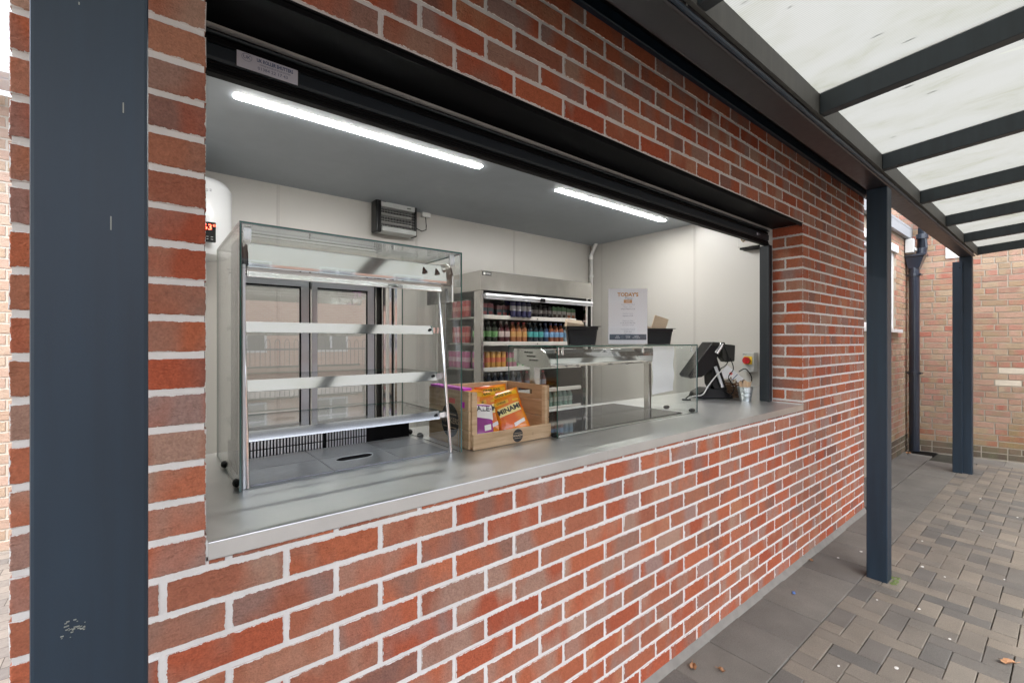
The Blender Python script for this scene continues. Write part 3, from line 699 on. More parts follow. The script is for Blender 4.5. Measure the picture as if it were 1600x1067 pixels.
part(b_, 'paint_chips', mat('bare_primer', (.26, .27, .24), .7), can)['kind'] = 'stuff'
b_ = MB(); b_.box(6.988, 7.02-.001, .780, .860, 0, 2.33); part(b_, 'cable_cover', M['steel_grey'], can, bevel=.003)
for z in (1.0, 2.26):
    b_ = MB(); b_.tube([(6.984, .80, z), (6.989, .80, z)], .006, 8); part(b_, 'bolt', M['black'], can)
b_ = MB(); b_.box(-4.6, 7.13, .705, .812, ZB, ZB+.15); part(b_, 'beam', M['maroon'], can, bevel=.008, seg=3)
b_ = MB(); b_.box(-4.6, 7.13, -1.103, -.996, ZB+.102, ZB+.155); part(b_, 'beam', M['maroon'], can, bevel=.008, seg=3)
YH, ZH, SL = .690, 2.424, .072
b_ = MB(); b_.prism([(YH, ZH), (YH+.014, ZH), (YH+.014, ZH+.1), (YH, ZH+.09)], -4.6, 7.36, 'x'); part(b_, 'header_channel', M['header'], can)
b_ = MB(); b_.tube([(-4.6, .700, ZB+.012), (7.13, .700, ZB+.012)], .0075, 8); part(b_, 'beam_lip', M['steel_grey'], can, smooth=True)
RX = [2.252+1.006*n for n in range(-7, 6)]
yo = -1.15
for x in RX:
    L = YH-yo
    b_ = MB(); b_.prism([(YH-.0005, ZH+.0005), (YH-.0005, ZH+.086), (yo, ZH+.086+SL*L), (yo, ZH+SL*L)], x, x+.05, 'x')
    part(b_, 'rafter', M['rafter'], can, bevel=.003)
for a, b in zip(RX[:-1], RX[1:]):
    L = YH+.02-yo+.12
    b_ = MB(); ya, yb = YH+.02, yo-.12; za = ZH+.0875; zb = za+SL*(ya-yb)
    b_.add([(a+.02, ya, za), (b+.03, ya, za), (b+.03, yb, zb), (a+.02, yb, zb)], [(0, 1, 2, 3)])
    part(b_, 'roof_sheet', M['poly'], can)
for x in RX:
    b_ = MB(); b_.prism([(YH+.02, ZH+.094), (YH+.02, ZH+.104), (yo-.1, ZH+.104+SL*(YH+.1-yo)), (yo-.1, ZH+.094+SL*(YH+.1-yo))], x+.0, x+.05, 'x'); part(b_, 'glazing_bar', M['rafter'], can)
for x in (1.21, 3.6, 5.0, 2.24):
    b_ = MB(); b_.tube([(x, .703, ZB+.03), (x, .699, ZB+.03)], .005, 8); part(b_, 'bolt', M['steel'], can)

# silicone and screw caps along the rafters, rain-washed debris on the sheets
b_ = MB(); rs = random.Random(11)
for a in RX[6:12]:
    for k in range(14):
        x = a+.08+rs.random()*.9; y = YH-.02-rs.random()**1.6*.9; L = rs.uniform(.008, .05); w = rs.uniform(.002, .006)
        z = ZH+.0895+SL*(YH+.02-y)
        b_.add([(x, y, z), (x+w, y-.3*L, z), (x+w*.6, y-L, z+SL*L), (x-w*.5, y-.6*L, z)], [(0, 1, 2, 3)])
part(b_, 'leaf_debris', mat('dull_green_debris', (.34, .34, .24), .9), can)['kind'] = 'stuff'

# ------------------------------------------------------------------ building past the kiosk's end, and the far wall
bd = thing('side_building', 'low pinkish brick building with a white window beyond the kiosk end', 'building', (7, 1.41, 0))
w_ = MB()
WX0, WX1, WZ0, WZ1 = 5.93, 7.33, 1.60, 2.56
YS = 1.41
for a, b, c, d in ((5.0, 8.2, -.01, WZ0), (5.0, 8.2, WZ1, 2.82), (5.0, WX0, WZ0, WZ1), (WX1, 8.2, WZ0, WZ1)): w_.box(a, b, YS+.004, YS+.24, c, d)
sdw = part(w_, 'wall', M['mortar_buff'], bd)
spec = []
k = 0; z = .003
while z+.065 < 2.82:
    off = 4.9+(.1125 if k % 2 else 0)
    for n in range(16):
        a, b = off+.225*n+.005, off+.225*n+.22
        a, b = max(a, 5.05), min(b, 7.96)
        if b-a < .03: continue
        ivs = [(a, b)]
        if z+.07 > WZ0 and z < WZ1: ivs = [(a, min(b, WX0)), (max(a, WX1), b)]
        for p, q in ivs:
            if q-p > .03 and p > 6.6: spec.append(((p, YS), (1, 0), q-p, z, .065, .02, M['brick_dark'] if k < 3 else None))
    z += .075; k += 1
lay(sdw, spec, M['brick_buff'], 250, fine=False)
w_ = MB(); w_.box(WX0, WX1, YS+.03, YS+.08, WZ0, WZ0+.06); w_.box(WX0, WX1, YS+.03, YS+.08, WZ1-.06, WZ1); w_.box(WX0, WX0+.06, YS+.03, YS+.08, WZ0+.06, WZ1-.06); w_.box(WX1-.06, WX1, YS+.03, YS+.08, WZ0+.06, WZ1-.06); w_.box(6.6, 6.66, YS+.031, YS+.079, WZ0+.06, WZ1-.06)
wf = part(w_, 'window_frame', M['upvc'], bd)
w_ = MB(); w_.box(WX0+.061, WX1-.061, YS+.05, YS+.06, WZ0+.06, WZ1-.06); part(w_, 'pane', M['pane'], bd)
w_ = MB(); w_.box(WX0-.04, WX1+.08, YS-.05, YS+.03, WZ0-.04, WZ0-.001); part(w_, 'window_sill', M['upvc'], bd)
w_ = MB(); w_.box(WX0-.02, WX1+.06, YS-.01, YS+.003, WZ1+.001, WZ1+.09); part(w_, 'window_head', M['upvc'], bd)
w_ = MB(); w_.box(5.0, 7.93, YS-.05, YS-.005, 2.80, 2.92); part(w_, 'fascia', M['lead'], bd, bevel=.003)
w_ = MB(); w_.box(5.0, 7.93, YS-.05, YS+4, 2.921, 2.95); part(w_, 'roof', M['lead'], bd)
fw = thing('far_brick_wall', 'weathered pink and buff brick wall closing the far end of the yard', 'wall', (8.0, 1.3, 0))
D = Vector((.184, -.983, 0)).normalized(); P0 = Vector((farx(6.0)+.0, 6.0, 0))
Wn = Vector((D.y, -D.x, 0))                       # points to -X, the face's normal
w_ = MB(); B0 = P0-Wn*.004; B1 = P0+D*13.0-Wn*.004
q = [B0, B1, B1-Wn*.25, B0-Wn*.25]
w_.add([(p.x, p.y, z) for z in (-.01, 5.2) for p in q], [(0, 1, 5, 4), (1, 2, 6, 5), (2, 3, 7, 6), (3, 0, 4, 7), (4, 5, 6, 7)])
fww = part(w_, 'wall', M['mortar_buff'], fw)
spec = []
z = .012; k = 0
white_spots = {(16, 3), (16, 4), (15, 3), (15, 4)}
while z < 4.3:
    off = (0, .1125, .03, .14)[k % 4]
    dd = 4.2+off-.3
    n = 0
    while dd < 7.6:
        w = random.choice((.215, .215, .215, .1025))
        P = P0+D*(dd)
        mm = M['brick_dark'] if k < 2 else None
        yy = (P+D*w/2).y
        if k in (12, 14) and .30 < yy < .62: mm = M['brick_white']
        spec.append(((P.x, P.y), (D.x, D.y), w, z, .065, .02, mm)); dd += w+.010; n += 1
    z += .075; k += 1
for s in range(len(spec)): pass
# bricks of this wall face -X: the front of a brick mesh looks to its local -Y, so run them along D reversed
spec2 = []
for (P, d_, w, z0, h, dp, mm) in spec:
    spec2.append((P, d_, w, z0, h, dp, mm))
spec_ok = []
for (P, d_, w, z0, h, dp, mm) in spec2:            # direction D has its local -Y on the camera side
    spec_ok.append((P, d_, w, z0, h, dp, mm))
lay(fww, spec_ok, M['brick_buff'], 300, fine=False)
w_ = MB(); A = Vector((7.99, 1.05, 0)); A = P0+D*((6.0-1.05)/.983)
for o_ in (0,):
    a = A+Wn*.012; b = A+D*.24+Wn*.012
    w_.add([(a.x, a.y, 2.515), (b.x, b.y, 2.515), (b.x, b.y, 2.72), (a.x, a.y, 2.72), (a.x-Wn.x*.01, a.y-Wn.y*.01, 2.515), (b.x-Wn.x*.01, b.y-Wn.y*.01, 2.515), (b.x-Wn.x*.01, b.y-Wn.y*.01, 2.72), (a.x-Wn.x*.01, a.y-Wn.y*.01, 2.72)],
           [(0, 1, 2, 3), (4, 7, 6, 5), (0, 4, 5, 1), (1, 5, 6, 2), (2, 6, 7, 3), (3, 7, 4, 0)])
w_.abs = True
tag(w_.build('wall_sign', M['white'], loc=(A.x, A.y, 2.5)), 'plain white plate fixed high on the far brick wall behind the beam', 'sign')
# downpipe
dp = thing('downpipe', 'dark navy cast iron downpipe with hopper head in the brick corner', 'downpipe', (7.86, 1.33, 0))
w_ = MB(); w_.tube([(7.84, 1.325, .02), (7.84, 1.325, 1.2), (7.84, 1.325, 2.42)], .054, 16); part(w_, 'pipe', M['navy'], dp, smooth=True)
w_ = MB(); w_.tube([(7.86, 1.26, 2.58), (7.86, 1.25, 2.66), (7.86, 1.25, 3.6)], .055, 16); w_.tube([(7.86, 1.25, 2.78), (7.86, 1.25, 2.84)], .062, 16); part(w_, 'pipe', M['navy'], dp, smooth=True)
w_ = MB()
def ringq(x0, x1, y0, y1, z): return [(x0, y0, z), (x1, y0, z), (x1, y1, z), (x0, y1, z)]
vv = ringq(7.79, 7.90, 1.27, 1.38, 2.40)+ringq(7.77, 7.92, 1.22, 1.41, 2.55)+ringq(7.755, 7.935, 1.20, 1.41, 2.555)+ringq(7.755, 7.935, 1.20, 1.41, 2.585)
w_.add(vv, [(3, 2, 1, 0), (12, 13, 14, 15)]+[(4*r+i, 4*r+(i+1) % 4, 4*r+4+(i+1) % 4, 4*r+4+i) for r in range(3) for i in range(4)]); part(w_, 'hopper_head', M['navy'], dp, bevel=.003)
for z in (2.30, 1.02):
    w_ = MB(); w_.tube([(7.84, 1.325, z), (7.84, 1.325, z+.035)], .062, 16); w_.box(7.84, 7.93, 1.345, 1.40, z+.005, z+.03); w_.box(7.78, 7.90, 1.25, 1.262, z+.008, z+.028) ; part(w_, 'pipe_bracket', M['navy'], dp)
w_ = MB(); w_.box(7.72, 7.80, 1.31, 1.40, 2.60, 2.78); w_.box(7.74, 7.80, 1.29, 1.3095, 2.62, 2.66); w_.abs = True
tag(w_.build('alarm_box', M['boxgrey'], loc=(7.76, 1.35, 2.6), bevel=.006), 'small grey box on the brick corner beside the downpipe hopper', 'box')
w_ = MB(); w_.box(7.76, 8.0, 1.12, 1.34, -.004, .004); w_.abs = True
gt = tag(w_.build('drain_grate', M['black'], loc=(7.88, 1.2, 0)), 'dark drain grating at the foot of the downpipe', 'drain')

# pale building seen past the kiosk's left corner
pb = thing('pale_brick_building', 'pale pink brick building seen past the left edge of the kiosk', 'building', (-1.5, 4.65, 0))
w_ = MB(); w_.box(-9, .0, 4.654, 5.0, -.01, 3.15); pw = part(w_, 'wall', M['mortar_cream'], pb)
spec = []; z = .005; k = 0
while z < 3.14:
    for n in range(6):
        a = -1.75+(.1125 if k % 2 else 0)+.225*n
        spec.append(((a, 4.65), (1, 0), .215, z, .065, .02, None))
    z += .075; k += 1
lay(pw, spec, M['brick_cream'], 300, fine=False)
w_ = MB(); w_.box(-9, .0, 4.40, 4.6, 3.16, 3.24); w_.box(-9, 0, 4.3, 4.395, 3.17, 3.34); part(w_, 'gutter', M['upvc'], pb, bevel=.004)

# ------------------------------------------------------------------ what stands across the yard (it shows in the glass)
yb = thing('brick_school_building', 'long red brick building with white windows across the yard', 'building', (0, -17, 0))
w_ = MB(); w_.box(-26, 22, -17.3, -17, 0, 5.4); part(w_, 'wall', M['farbrick'], yb)
w_ = MB(); w_.prism([(-16.5, 5.35), (-20.5, 7.2), (-24.5, 5.35)], -26.4, 22.4, 'x'); part(w_, 'roof', M['rooftile'], yb)
win = None
for i in range(14):
    for z0 in (1.0, 3.4):
        x = -24+3.3*i
        fr = MB(); X0, X1 = x, x+1.5
        fr.box(X0, X1, -16.99, -16.93, z0, z0+.08); fr.box(X0, X1, -16.99, -16.93, z0+1.12, z0+1.2); fr.box(X0, X0+.08, -16.99, -16.93, z0+.08, z0+1.12); fr.box(X1-.08, X1, -16.99, -16.93, z0+.08, z0+1.12); fr.box(x+.7, x+.8, -16.99, -16.93, z0+.08, z0+1.12); fr.box(X0+.08, x+.7, -16.985, -16.94, z0+.75, z0+.80); fr.box(x+.8, X1-.08, -16.985, -16.94, z0+.75, z0+.80)
        wf_ = part(fr, 'window', M['upvc'], yb)
        pn = MB(); pn.box(X0+.08, X1-.08, -16.98, -16.96, z0+.08, z0+1.12); part(pn, 'pane', M['pane'], wf_)
fe = thing('bow_top_railing', 'grey bow-topped metal railing along the far side of the yard', 'railing', (0, -7.5, 0))
w_ = MB(); w_.box(-12, 12, -7.52, -7.48, .15, .19); part(w_, 'rail', M['steel_grey'], fe)
w_ = MB(); w_.box(-12, 12, -7.52, -7.48, 1.25, 1.29); part(w_, 'rail', M['steel_grey'], fe)
for i in range(9):
    w_ = MB(); w_.box(-12+3*i-.03, -12+3*i+.03, -7.53, -7.47, 0, 1.5); part(w_, 'fence_post', M['steel_grey'], fe)
w_ = MB()
for i in range(116):
    x = -11.9+.2*i
    w_.tube([(x, -7.5, .1), (x, -7.5, 1.42), (x+.02, -7.5, 1.48), (x+.05, -7.5, 1.5), (x+.08, -7.5, 1.48), (x+.1, -7.5, 1.42), (x+.1, -7.5, .1)], .008, 4)
o = part(w_, 'bow_bars', M['steel_grey'], fe); o['kind'] = 'stuff'

# ------------------------------------------------------------------ lights and fittings inside
def batten(x0, x1, label):
    t = thing('batten_light', label, 'light', ((x0+x1)/2, 2.65, CZ), group='LED battens on the kiosk ceiling')
    b_ = MB(); b_.prism([(2.602, CZ-.0005), (2.600, CZ-.045), (2.612, CZ-.052), (2.688, CZ-.052), (2.70, CZ-.045), (2.698, CZ-.0005)], x0, x1, 'x'); part(b_, 'housing', M['white'], t, bevel=.002)
    b_ = MB(); b_.prism([(2.618, CZ-.0525), (2.607, CZ-.064), (2.610, CZ-.076), (2.628, CZ-.088), (2.672, CZ-.088), (2.690, CZ-.076), (2.693, CZ-.064), (2.682, CZ-.0525)], x0+.012, x1-.012, 'x'); part(b_, 'diffuser', M['tube'], t, bevel=.006, seg=2, smooth=True)
    for k in range(5):
        x = x0+.12+(x1-x0-.24)*k/4
        for y in (2.597, 2.6955): b_ = MB(); b_.box(x-.014, x+.014, y-.004 if y < 2.65 else y+.002, y+.0055 if y < 2.65 else y+.0115, CZ-.075, CZ-.03); part(b_, 'clip', M['white'], t)
    return t
batten(.34, 1.866, 'long lit white batten light on the ceiling, the nearer larger one')
batten(2.60, 4.15, 'long lit white batten light on the ceiling near the far right corner')
t = thing('smoke_detector', 'round white smoke detector on the ceiling between the two battens', 'detector', (2.297, 2.72, CZ))
b_ = MB(); b_.lathe([(.052, -.0), (.055, -.012), (.045, -.022)], 20, (2.297, 2.72, CZ)); part(b_, 'base', M['white'], t, smooth=True)
b_ = MB(); b_.lathe([(.034, -.0225), (.034, -.040), (.024, -.048)], 16, (2.297, 2.72, CZ)); part(b_, 'sensor_cage', M['boxgrey'], t)
# insect killer
X0, X1, Z0, Z1 = 1.565, 1.953, 2.405, 2.715
t = thing('insect_killer', 'black and silver electric insect killer mounted high on the back wall', 'insect killer', (1.76, 3.9, 2.4))
b_ = MB(); b_.box(X0, X0+.05, 3.81, 3.93, Z0, Z1); part(b_, 'end_cap', M['blackplastic'], t, bevel=.012, seg=2)
b_ = MB(); b_.box(X1-.012, X1+.012, 3.83, 3.93, Z0+.01, Z1-.005); part(b_, 'end_cap', M['blackplastic'], t, bevel=.008, seg=2)
b_ = MB(); b_.box(X0+.05, X1-.012, 3.83, 3.93, Z1-.075, Z1-.008); b_.box(X0+.065, X0+.095, 3.828, 3.8295, Z1-.035, Z1-.02, 1); b_.box(X1-.09, X1-.05, 3.828, 3.8295, Z1-.058, Z1-.05, 1); part(b_, 'top_panel', [M['boxgrey'], M['inkblack']], t)
b_ = MB(); b_.box(X0+.05, X1-.012, 3.90, 3.93, Z0+.06, Z1-.076); part(b_, 'back_plate', M['black'], t)
for z in (2.51, 2.585): b_ = MB(); b_.tube([(X0+.05, 3.875, z), (X1-.03, 3.875, z)], .013, 10); part(b_, 'lamp_tube', M['mesh_panel'], t, smooth=True)
b_ = MB()
for k in range(7): z = 2.475+.026*k; b_.box(X0+.05, X1-.012, 3.838, 3.841, z, z+.003)
for k in range(22): x = X0+.055+.0145*k; b_.box(x, x+.002, 3.8345, 3.8375, Z0+.06, Z1-.076)
o = part(b_, 'grille', M['mesh_panel'], t); o['kind'] = 'stuff'
b_ = MB(); b_.box(X0+.05, X1-.012, 3.80, 3.93, Z0+.012, Z0+.055); part(b_, 'catch_tray', M['boxgrey'], t, bevel=.004)
b_ = MB(); b_.box(2.06, 2.147, 3.905, 3.9455, 2.640, 2.722); b_.tube([(2.115, 3.905, 2.70), (2.115, 3.899, 2.70)], .009, 10, 1); b_.abs = True
tag(b_.build('fused_spur', [M['white'], M['enamel']], loc=(2.1, 3.92, 2.64), bevel=.003), 'square white fused spur outlet to the right of the insect killer', 'socket')
b_ = MB(); b_.tube([(1.966, 3.90, 2.55), (2.0, 3.90, 2.51), (2.05, 3.90, 2.495), (2.095, 3.90, 2.515), (2.102, 3.91, 2.56), (2.098, 3.915, 2.645)], .0045, 6); b_.abs = True
tag(b_.build('power_lead', M['rubber'], loc=(2.03, 3.9, 2.5), smooth=True), 'short black lead looping from the insect killer to the spur', 'cable')
# water heater
t = thing('water_heater', 'white wall-hung water heater with red digital reading behind the left brick edge', 'water heater', (.215, 3.68, 2.0))
b_ = MB(); b_.lathe([(.16, 0), (.21, .012), (.235, .05), (.235, .46), (.21, .50), (.15, .52)], 40, (.235, 3.68, 2.0)); part(b_, 'tank', M['enamel'], t, smooth=True)
b_ = MB(); b_.box(.235, .352, 3.415, 3.441, 2.075, 2.20); part(b_, 'display_panel', M['hob'], t, bevel=.002)
b_ = MB(); b_.text('63°', .05, Matrix.Translation((.318, 3.4135, 2.165)) @ Matrix.Rotation(R(90), 4, 'X'), 0); part(b_, 'digits', M['redlight'], t)
b_ = MB(); [b_.box(.275+.025*i, .287+.025*i, 3.4135, 3.4145, 2.105-.015*j, 2.108-.015*j) for i in range(3) for j in range(2)]; part(b_, 'button_marks', M['boxgrey'], t)
b_ = MB(); [b_.box(.285+.018*i, .296+.018*i, 3.4445-.0, 3.4455, 2.405-.010*j+.003*i, 2.409-.010*j+.003*i) for i in range(3) for j in range(2)]; part(b_, 'badge', M['inkgrey'], t)
# isolator, trunk, bracket box on right wall
t = thing('isolator_switch', 'grey isolator box with red rotary knob on the right inner wall', 'switch', (4.45, 1.95, 1.2))
b_ = MB(); b_.box(4.425, 4.499, 1.885, 1.995, 1.165, 1.345); part(b_, 'switch_box', M['boxgrey'], t, bevel=.004)
b_ = MB(); b_.box(4.418, 4.4245, 1.90, 1.975, 1.235, 1.31); part(b_, 'yellow_plate', M['yellow'], t, bevel=.002)
b_ = MB(); b_.tube([(4.4175, 1.945, 1.272), (4.392, 1.945, 1.272)], .033, 16); b_.box(4.385, 4.3915, 1.938, 1.952, 1.244, 1.30); part(b_, 'knob', M['redplastic'], t)
b_ = MB(); b_.text('Allen', .018, Matrix.Translation((4.4235, 1.968, 1.328)) @ Matrix.Rotation(R(-90), 4, 'Z') @ Matrix.Rotation(R(90), 4, 'X'), 0); part(b_, 'lettering', M['inkblack'], t)
b_ = MB(); b_.box(4.40, 4.498, 1.72, 1.80, .995+.038, 1.135); b_.box(4.395, 4.3995, 1.735, 1.785, 1.085, 1.12); b_.abs = True
tag(b_.build('cable_box', M['enamel'], loc=(4.45, 1.76, 1.033), bevel=.004), 'pale grey upright cable box on the counter against the right jamb', 'box')
t = thing('shutter_motor_box', 'grey control box with hanging brass clip under the shutter at right', 'box', (4.4, 1.9, 2.3))
b_ = MB(); b_.box(4.38, 4.498, 1.80, 2.02, 2.335, 2.52); part(b_, 'casing', M['panel'], t, bevel=.004)
b_ = MB(); b_.box(4.39, 4.495, 1.82, 2.0, 2.318, 2.334); part(b_, 'underside', M['black'], t)
b_ = MB(); b_.tube([(4.37, 1.96, 2.50), (4.37, 1.975, 2.40), (4.37, 1.96, 2.385), (4.37, 1.94, 2.40), (4.37, 1.95, 2.49)], .006, 6); part(b_, 'clip', M['brass'], t)

# ------------------------------------------------------------------ heated display on the counter, left
GX0, GX1, GY, GT, GYB = .205, .935, 1.458, 1.779, 1.965
hd = thing('heated_display_cabinet', 'tall glass and stainless heated food display with three empty shelves', 'display cabinet', (.57, 1.7, SILL))
S1 = SILL+.0008
t6 = .006
b_ = MB(); b_.box(GX0, GX0+t6, GY+.0, GYB, S1, GT, 0, ('x', 1)); part(b_, 'side_glass', [M['glass'], M['glass_edge']], hd)
b_ = MB(); b_.box(GX1-t6, GX1, GY+.0, GYB, S1, GT, 0, ('x', 1)); part(b_, 'side_glass', [M['glass'], M['glass_edge']], hd)
b_ = MB(); b_.box(GX0, GX1, GY, GYB, GT+.0004, GT+.0064, 0, ('z', 1)); part(b_, 'top_glass', [M['glass'], M['glass_edge']], hd)
b_ = MB(); b_.box(GX0+t6+.0004, GX1-t6-.0004, GY, GY+t6, 1.655, GT, 0, ('y', 1)); part(b_, 'front_visor', [M['glass'], M['acrylic_edge']], hd)
b_ = MB(); b_.box(GX0+.012, GX1-.008, GY+.010, GY+.014, S1, S1+.085, 0, ('y', 1))
part(b_, 'acrylic_lip', [M['acrylic'], M['acrylic_edge']], hd)
b_ = MB(); pts = [(.560+.0, 1.0667+.0)];
hole = [(.53+.030*math.cos(a)+( .03 if math.cos(a) > 0 else -.03), GY+.0085, 1.076+.007*math.sin(a)) for a in [2*math.pi*i/20 for i in range(21)]]
b_.tube(hole, .0012, 5, 1); b_.add([(p[0], p[1]+.001, p[2]) for p in hole[:-1]], [tuple(range(20))], 0); part(b_, 'finger_slot', [M['black'], M['acrylic_edge']], hd)
# chrome supports
def yi(z): return 1.480+(z-SILL)*.15
for x in (.2285, .899):
    b_ = MB(); b_.tube([(x, yi(SILL)+.0, S1), (x, yi(1.66), 1.66)], .0065, 10); part(b_, 'support_rod', M['chrome'], hd, smooth=True)
# hood
b_ = MB(); b_.prism([(1.512, 1.738), (1.502, 1.678), (1.502, 1.668), (1.508, 1.6675), (1.60, 1.672), (1.66, 1.738)], .232, .896, 'x'); part(b_, 'light_hood', M['chrome'], hd, bevel=.002)
b_ = MB(); b_.prism([(1.522, 1.6665), (1.514, 1.640), (1.517, 1.637), (1.535, 1.6665)], .232, .880, 'x'); part(b_, 'hood_lower_strip', M['chrome'], hd, bevel=.001)
for x in (.2155, .9215-.004):
    b_ = MB()
    prof = [(1.50, 1.60), (1.50, 1.70), (1.515, 1.735), (1.55, 1.755), (1.62, 1.76), (1.70, 1.755), (1.70, 1.60)]
    b_.prism(prof, x, x+.006, 'x'); b_.prism([(1.585, 1.05), (1.60, 1.599), (1.70, 1.599), (1.70, 1.05)], x, x+.006, 'x') if x < .5 else None
    part(b_, 'end_plate', M['black'] if x < .5 else M['steel'], hd, bevel=.001)
b_ = MB(); b_.box(.216, .2225, 1.475, 1.56, S1, 1.668); part(b_, 'side_frame', M['alu'], hd)
for i, (zb, zt) in enumerate(((1.478, 1.510), (1.302, 1.336), (1.159, 1.188))):
    yf = yi((zb+zt)/2)+.004
    b_ = MB(); b_.prism([(yf-.001, zb), (yf+.009, zt), (yf+.0115, zt-.001), (yf+.0015, zb-.001)], .232, .866, 'x')
    b_.box(.222, .2315, yf-.004, yf+.03, zb+.002, zt-.002); b_.box(.8665, .895, yf+.001, yf+.004, zb+.004, zt-.006)
    o = part(b_, 'price_strip', M['chrome'], hd)
    b_ = MB(); b_.tube([(.852, yf+.002, (zb+zt)/2+.002), (.852, yf-.003, (zb+zt)/2)], .005, 8); part(b_, 'screw', M['black'], o)
    b_ = MB(); b_.box(.234, .892, yf+.018, 1.90, zt-.010, zt-.005, 0, ('z', 1)); part(b_, 'glass_shelf', [M['glass'], M['glass_edge']], hd)
    for x in (.226, .893):
        b_ = MB(); b_.box(x, x+.005, yf+.02, 1.92, zt-.022, zt-.011); part(b_, 'shelf_bracket', M['steel'], hd)
# rear frame and sliding doors
b_ = MB()
b_.box(.24, .80, 1.952, 1.96, 1.66, 1.705); part(b_, 'door_track', M['alu'], hd)
b_ = MB(); b_.box(.24, .80, 1.948, 1.9515, 1.699, 1.704); b_.box(.235, .81, 1.9485, 1.9515, 1.712, 1.716); part(b_, 'track_edge', M['black'], hd)
def door(x0, x1, y, last):
    b_ = MB(); z0, z1, w = 1.10, 1.698, .030
    b_.box(x0, x1, y, y+.008, z1-w, z1); b_.box(x0, x1, y, y+.008, z0, z0+w); b_.box(x0, x0+w*.7, y, y+.008, z0+w, z1-w); b_.box(x1-w, x1, y, y+.008, z0+w, z1-w)
    d_ = part(b_, 'sliding_door', M['alu'], hd, bevel=.001)
    b_ = MB(); b_.box(x0+w*.7, x1-w, y+.001, y+.0025, z1-w-.005, z1-w); b_.box(x1-w-.006, x1-w, y+.001, y+.0025, z0+w, z1-w-.006); b_.box(x1, x1+.006, y+.001, y+.008, z0, z1); part(b_, 'gasket', M['black'], d_)
    b_ = MB(); b_.add([(x0+w*.7, y+.004, z0+w), (x1-w-.006, y+.004, z0+w), (x1-w-.006, y+.004, z1-w-.005), (x0+w*.7, y+.004, z1-w-.005)], [(0, 1, 2, 3)]); part(b_, 'door_pane', M['glass_refl'], d_)
door(.245, .515, 1.936, False); door(.524, .782, 1.926, True)
for x in (.815, .842, .868): b_ = MB(); b_.box(x, x+.010, 1.905, 1.915, S1, 1.72); part(b_, 'rear_upright', M['chrome'], hd)
b_ = MB(); b_.box(.800, .806, 1.90, 1.95, S1, 1.72); b_.box(.858, .8605, 1.90, 1.92, S1, 1.72); part(b_, 'rear_upright', M['black'], hd)
b_ = MB(); b_.box(.80, .93, 1.80, 1.95, 1.722, 1.745); part(b_, 'canopy_arm', M['steel'], hd, bevel=.006)
# base: deck tiles, ribbed vent, frame
for a, b in ((.237, .470), (.4725, .705), (.7075, .892)):
    for c, d in ((1.487, 1.66), (1.6625, 1.82)):
        b_ = MB(); b_.box(a, b, c, d, S1, S1+.006); part(b_, 'deck_tile', M['deck'], hd, bevel=.001)
b_ = MB(); b_.box(.232, .90, 1.83, 1.90, S1, S1+.066); part(b_, 'vent_box', M['black'], hd)
for k in range(60):
    x = .237+.0108*k
    if k < 28 or (28 < k < 44):
        b_ = MB(); b_.box(x, x+.0055, 1.8255, 1.8295, S1+.003, S1+.030); b_.box(x, x+.0055, 1.8255, 1.8295, S1+.034, S1+.062); part(b_, 'vent_rib', M['steel'] if k < 28 else M['alu'], hd)
b_ = MB(); b_.box(.232, .90, 1.824, 1.8305, S1+.0635, S1+.068); part(b_, 'vent_edge', M['steel'], hd)
for (x, y) in ((GX0-.002, GY+.055), (GX0-.002, GYB-.2), (GX1-.01, GYB-.08), (GX1-.012, GY+.32)):
    b_ = MB(); b_.sphere((x+.004, y, S1+.012), (.012, .022, .012), 8); part(b_, 'glass_foot', M['rubber'], hd, smooth=True)
for x in (.228, .905):
    b_ = MB(); b_.box(x-.010, x+.010, GY+.022, GY+.030, GT-.045, GT-.001); b_.tube([(x, GY+.024, GT-.045), (x, GY+.018, GT-.047)], .007, 8); part(b_, 'glass_clip', M['steel'], hd)
for x in (.80, .852):
    b_ = MB(); b_.tube([(x, 1.515, 1.725), (x+.004, 1.500, 1.702)], [.004, .008], 8); part(b_, 'hood_screw', M['black'], hd)

# ------------------------------------------------------------------ serve-over with black hob, middle of counter
QX0, QX1, QY, QYB, QT = 1.386, 2.542, 1.402, 1.745, 1.426
so_ = thing('serve_over_gantry', 'low glass serve-over with chrome heat gantry above a black hot plate', 'serving gantry', (1.95, 1.6, SILL))
b_ = MB(); b_.box(QX0, QX1, QY, QY+t6, S1, QT-.0004, 0, ('y', 1)); part(b_, 'front_glass', [M['glass'], M['glass_edge']], so_)
b_ = MB(); b_.box(QX0, QX0+t6, QY+t6+.0004, QYB, S1, QT-.0004, 0, ('x', 1)); part(b_, 'side_glass', [M['glass'], M['glass_edge']], so_)
b_ = MB(); b_.box(QX1-t6, QX1, QY+t6+.0004, QYB, S1, QT-.0004, 0, ('x', 1)); part(b_, 'side_glass', [M['glass'], M['acrylic_edge']], so_)
b_ = MB(); b_.box(QX0, QX1, QY, QYB, QT, QT+t6, 0, ('z', 1)); part(b_, 'top_glass', [M['glass'], M['glass_edge']], so_)
b_ = MB(); b_.prism([(1.545, 1.412), (1.518, 1.396), (1.498, 1.372), (1.484, 1.345), (1.486, 1.338), (1.60, 1.342), (1.70, 1.36), (1.70, 1.412)], 1.425, 2.41, 'x'); part(b_, 'gantry_hood', M['chrome'], so_, bevel=.004, seg=2)
b_ = MB(); b_.prism([(1.548, 1.416), (1.515, 1.400), (1.492, 1.372), (1.480, 1.345), (1.482, 1.332), (1.60, 1.330), (1.72, 1.345), (1.74, 1.365), (1.74, 1.416)], 1.418, 1.4245, 'x')
for k in range(3): b_.box(1.4165, 1.4178, 1.60-.018*k, 1.66-.018*k, 1.395-.018*k, 1.402-.018*k, 1)
part(b_, 'end_plate', [M['steel'], M['inkblack']], so_)
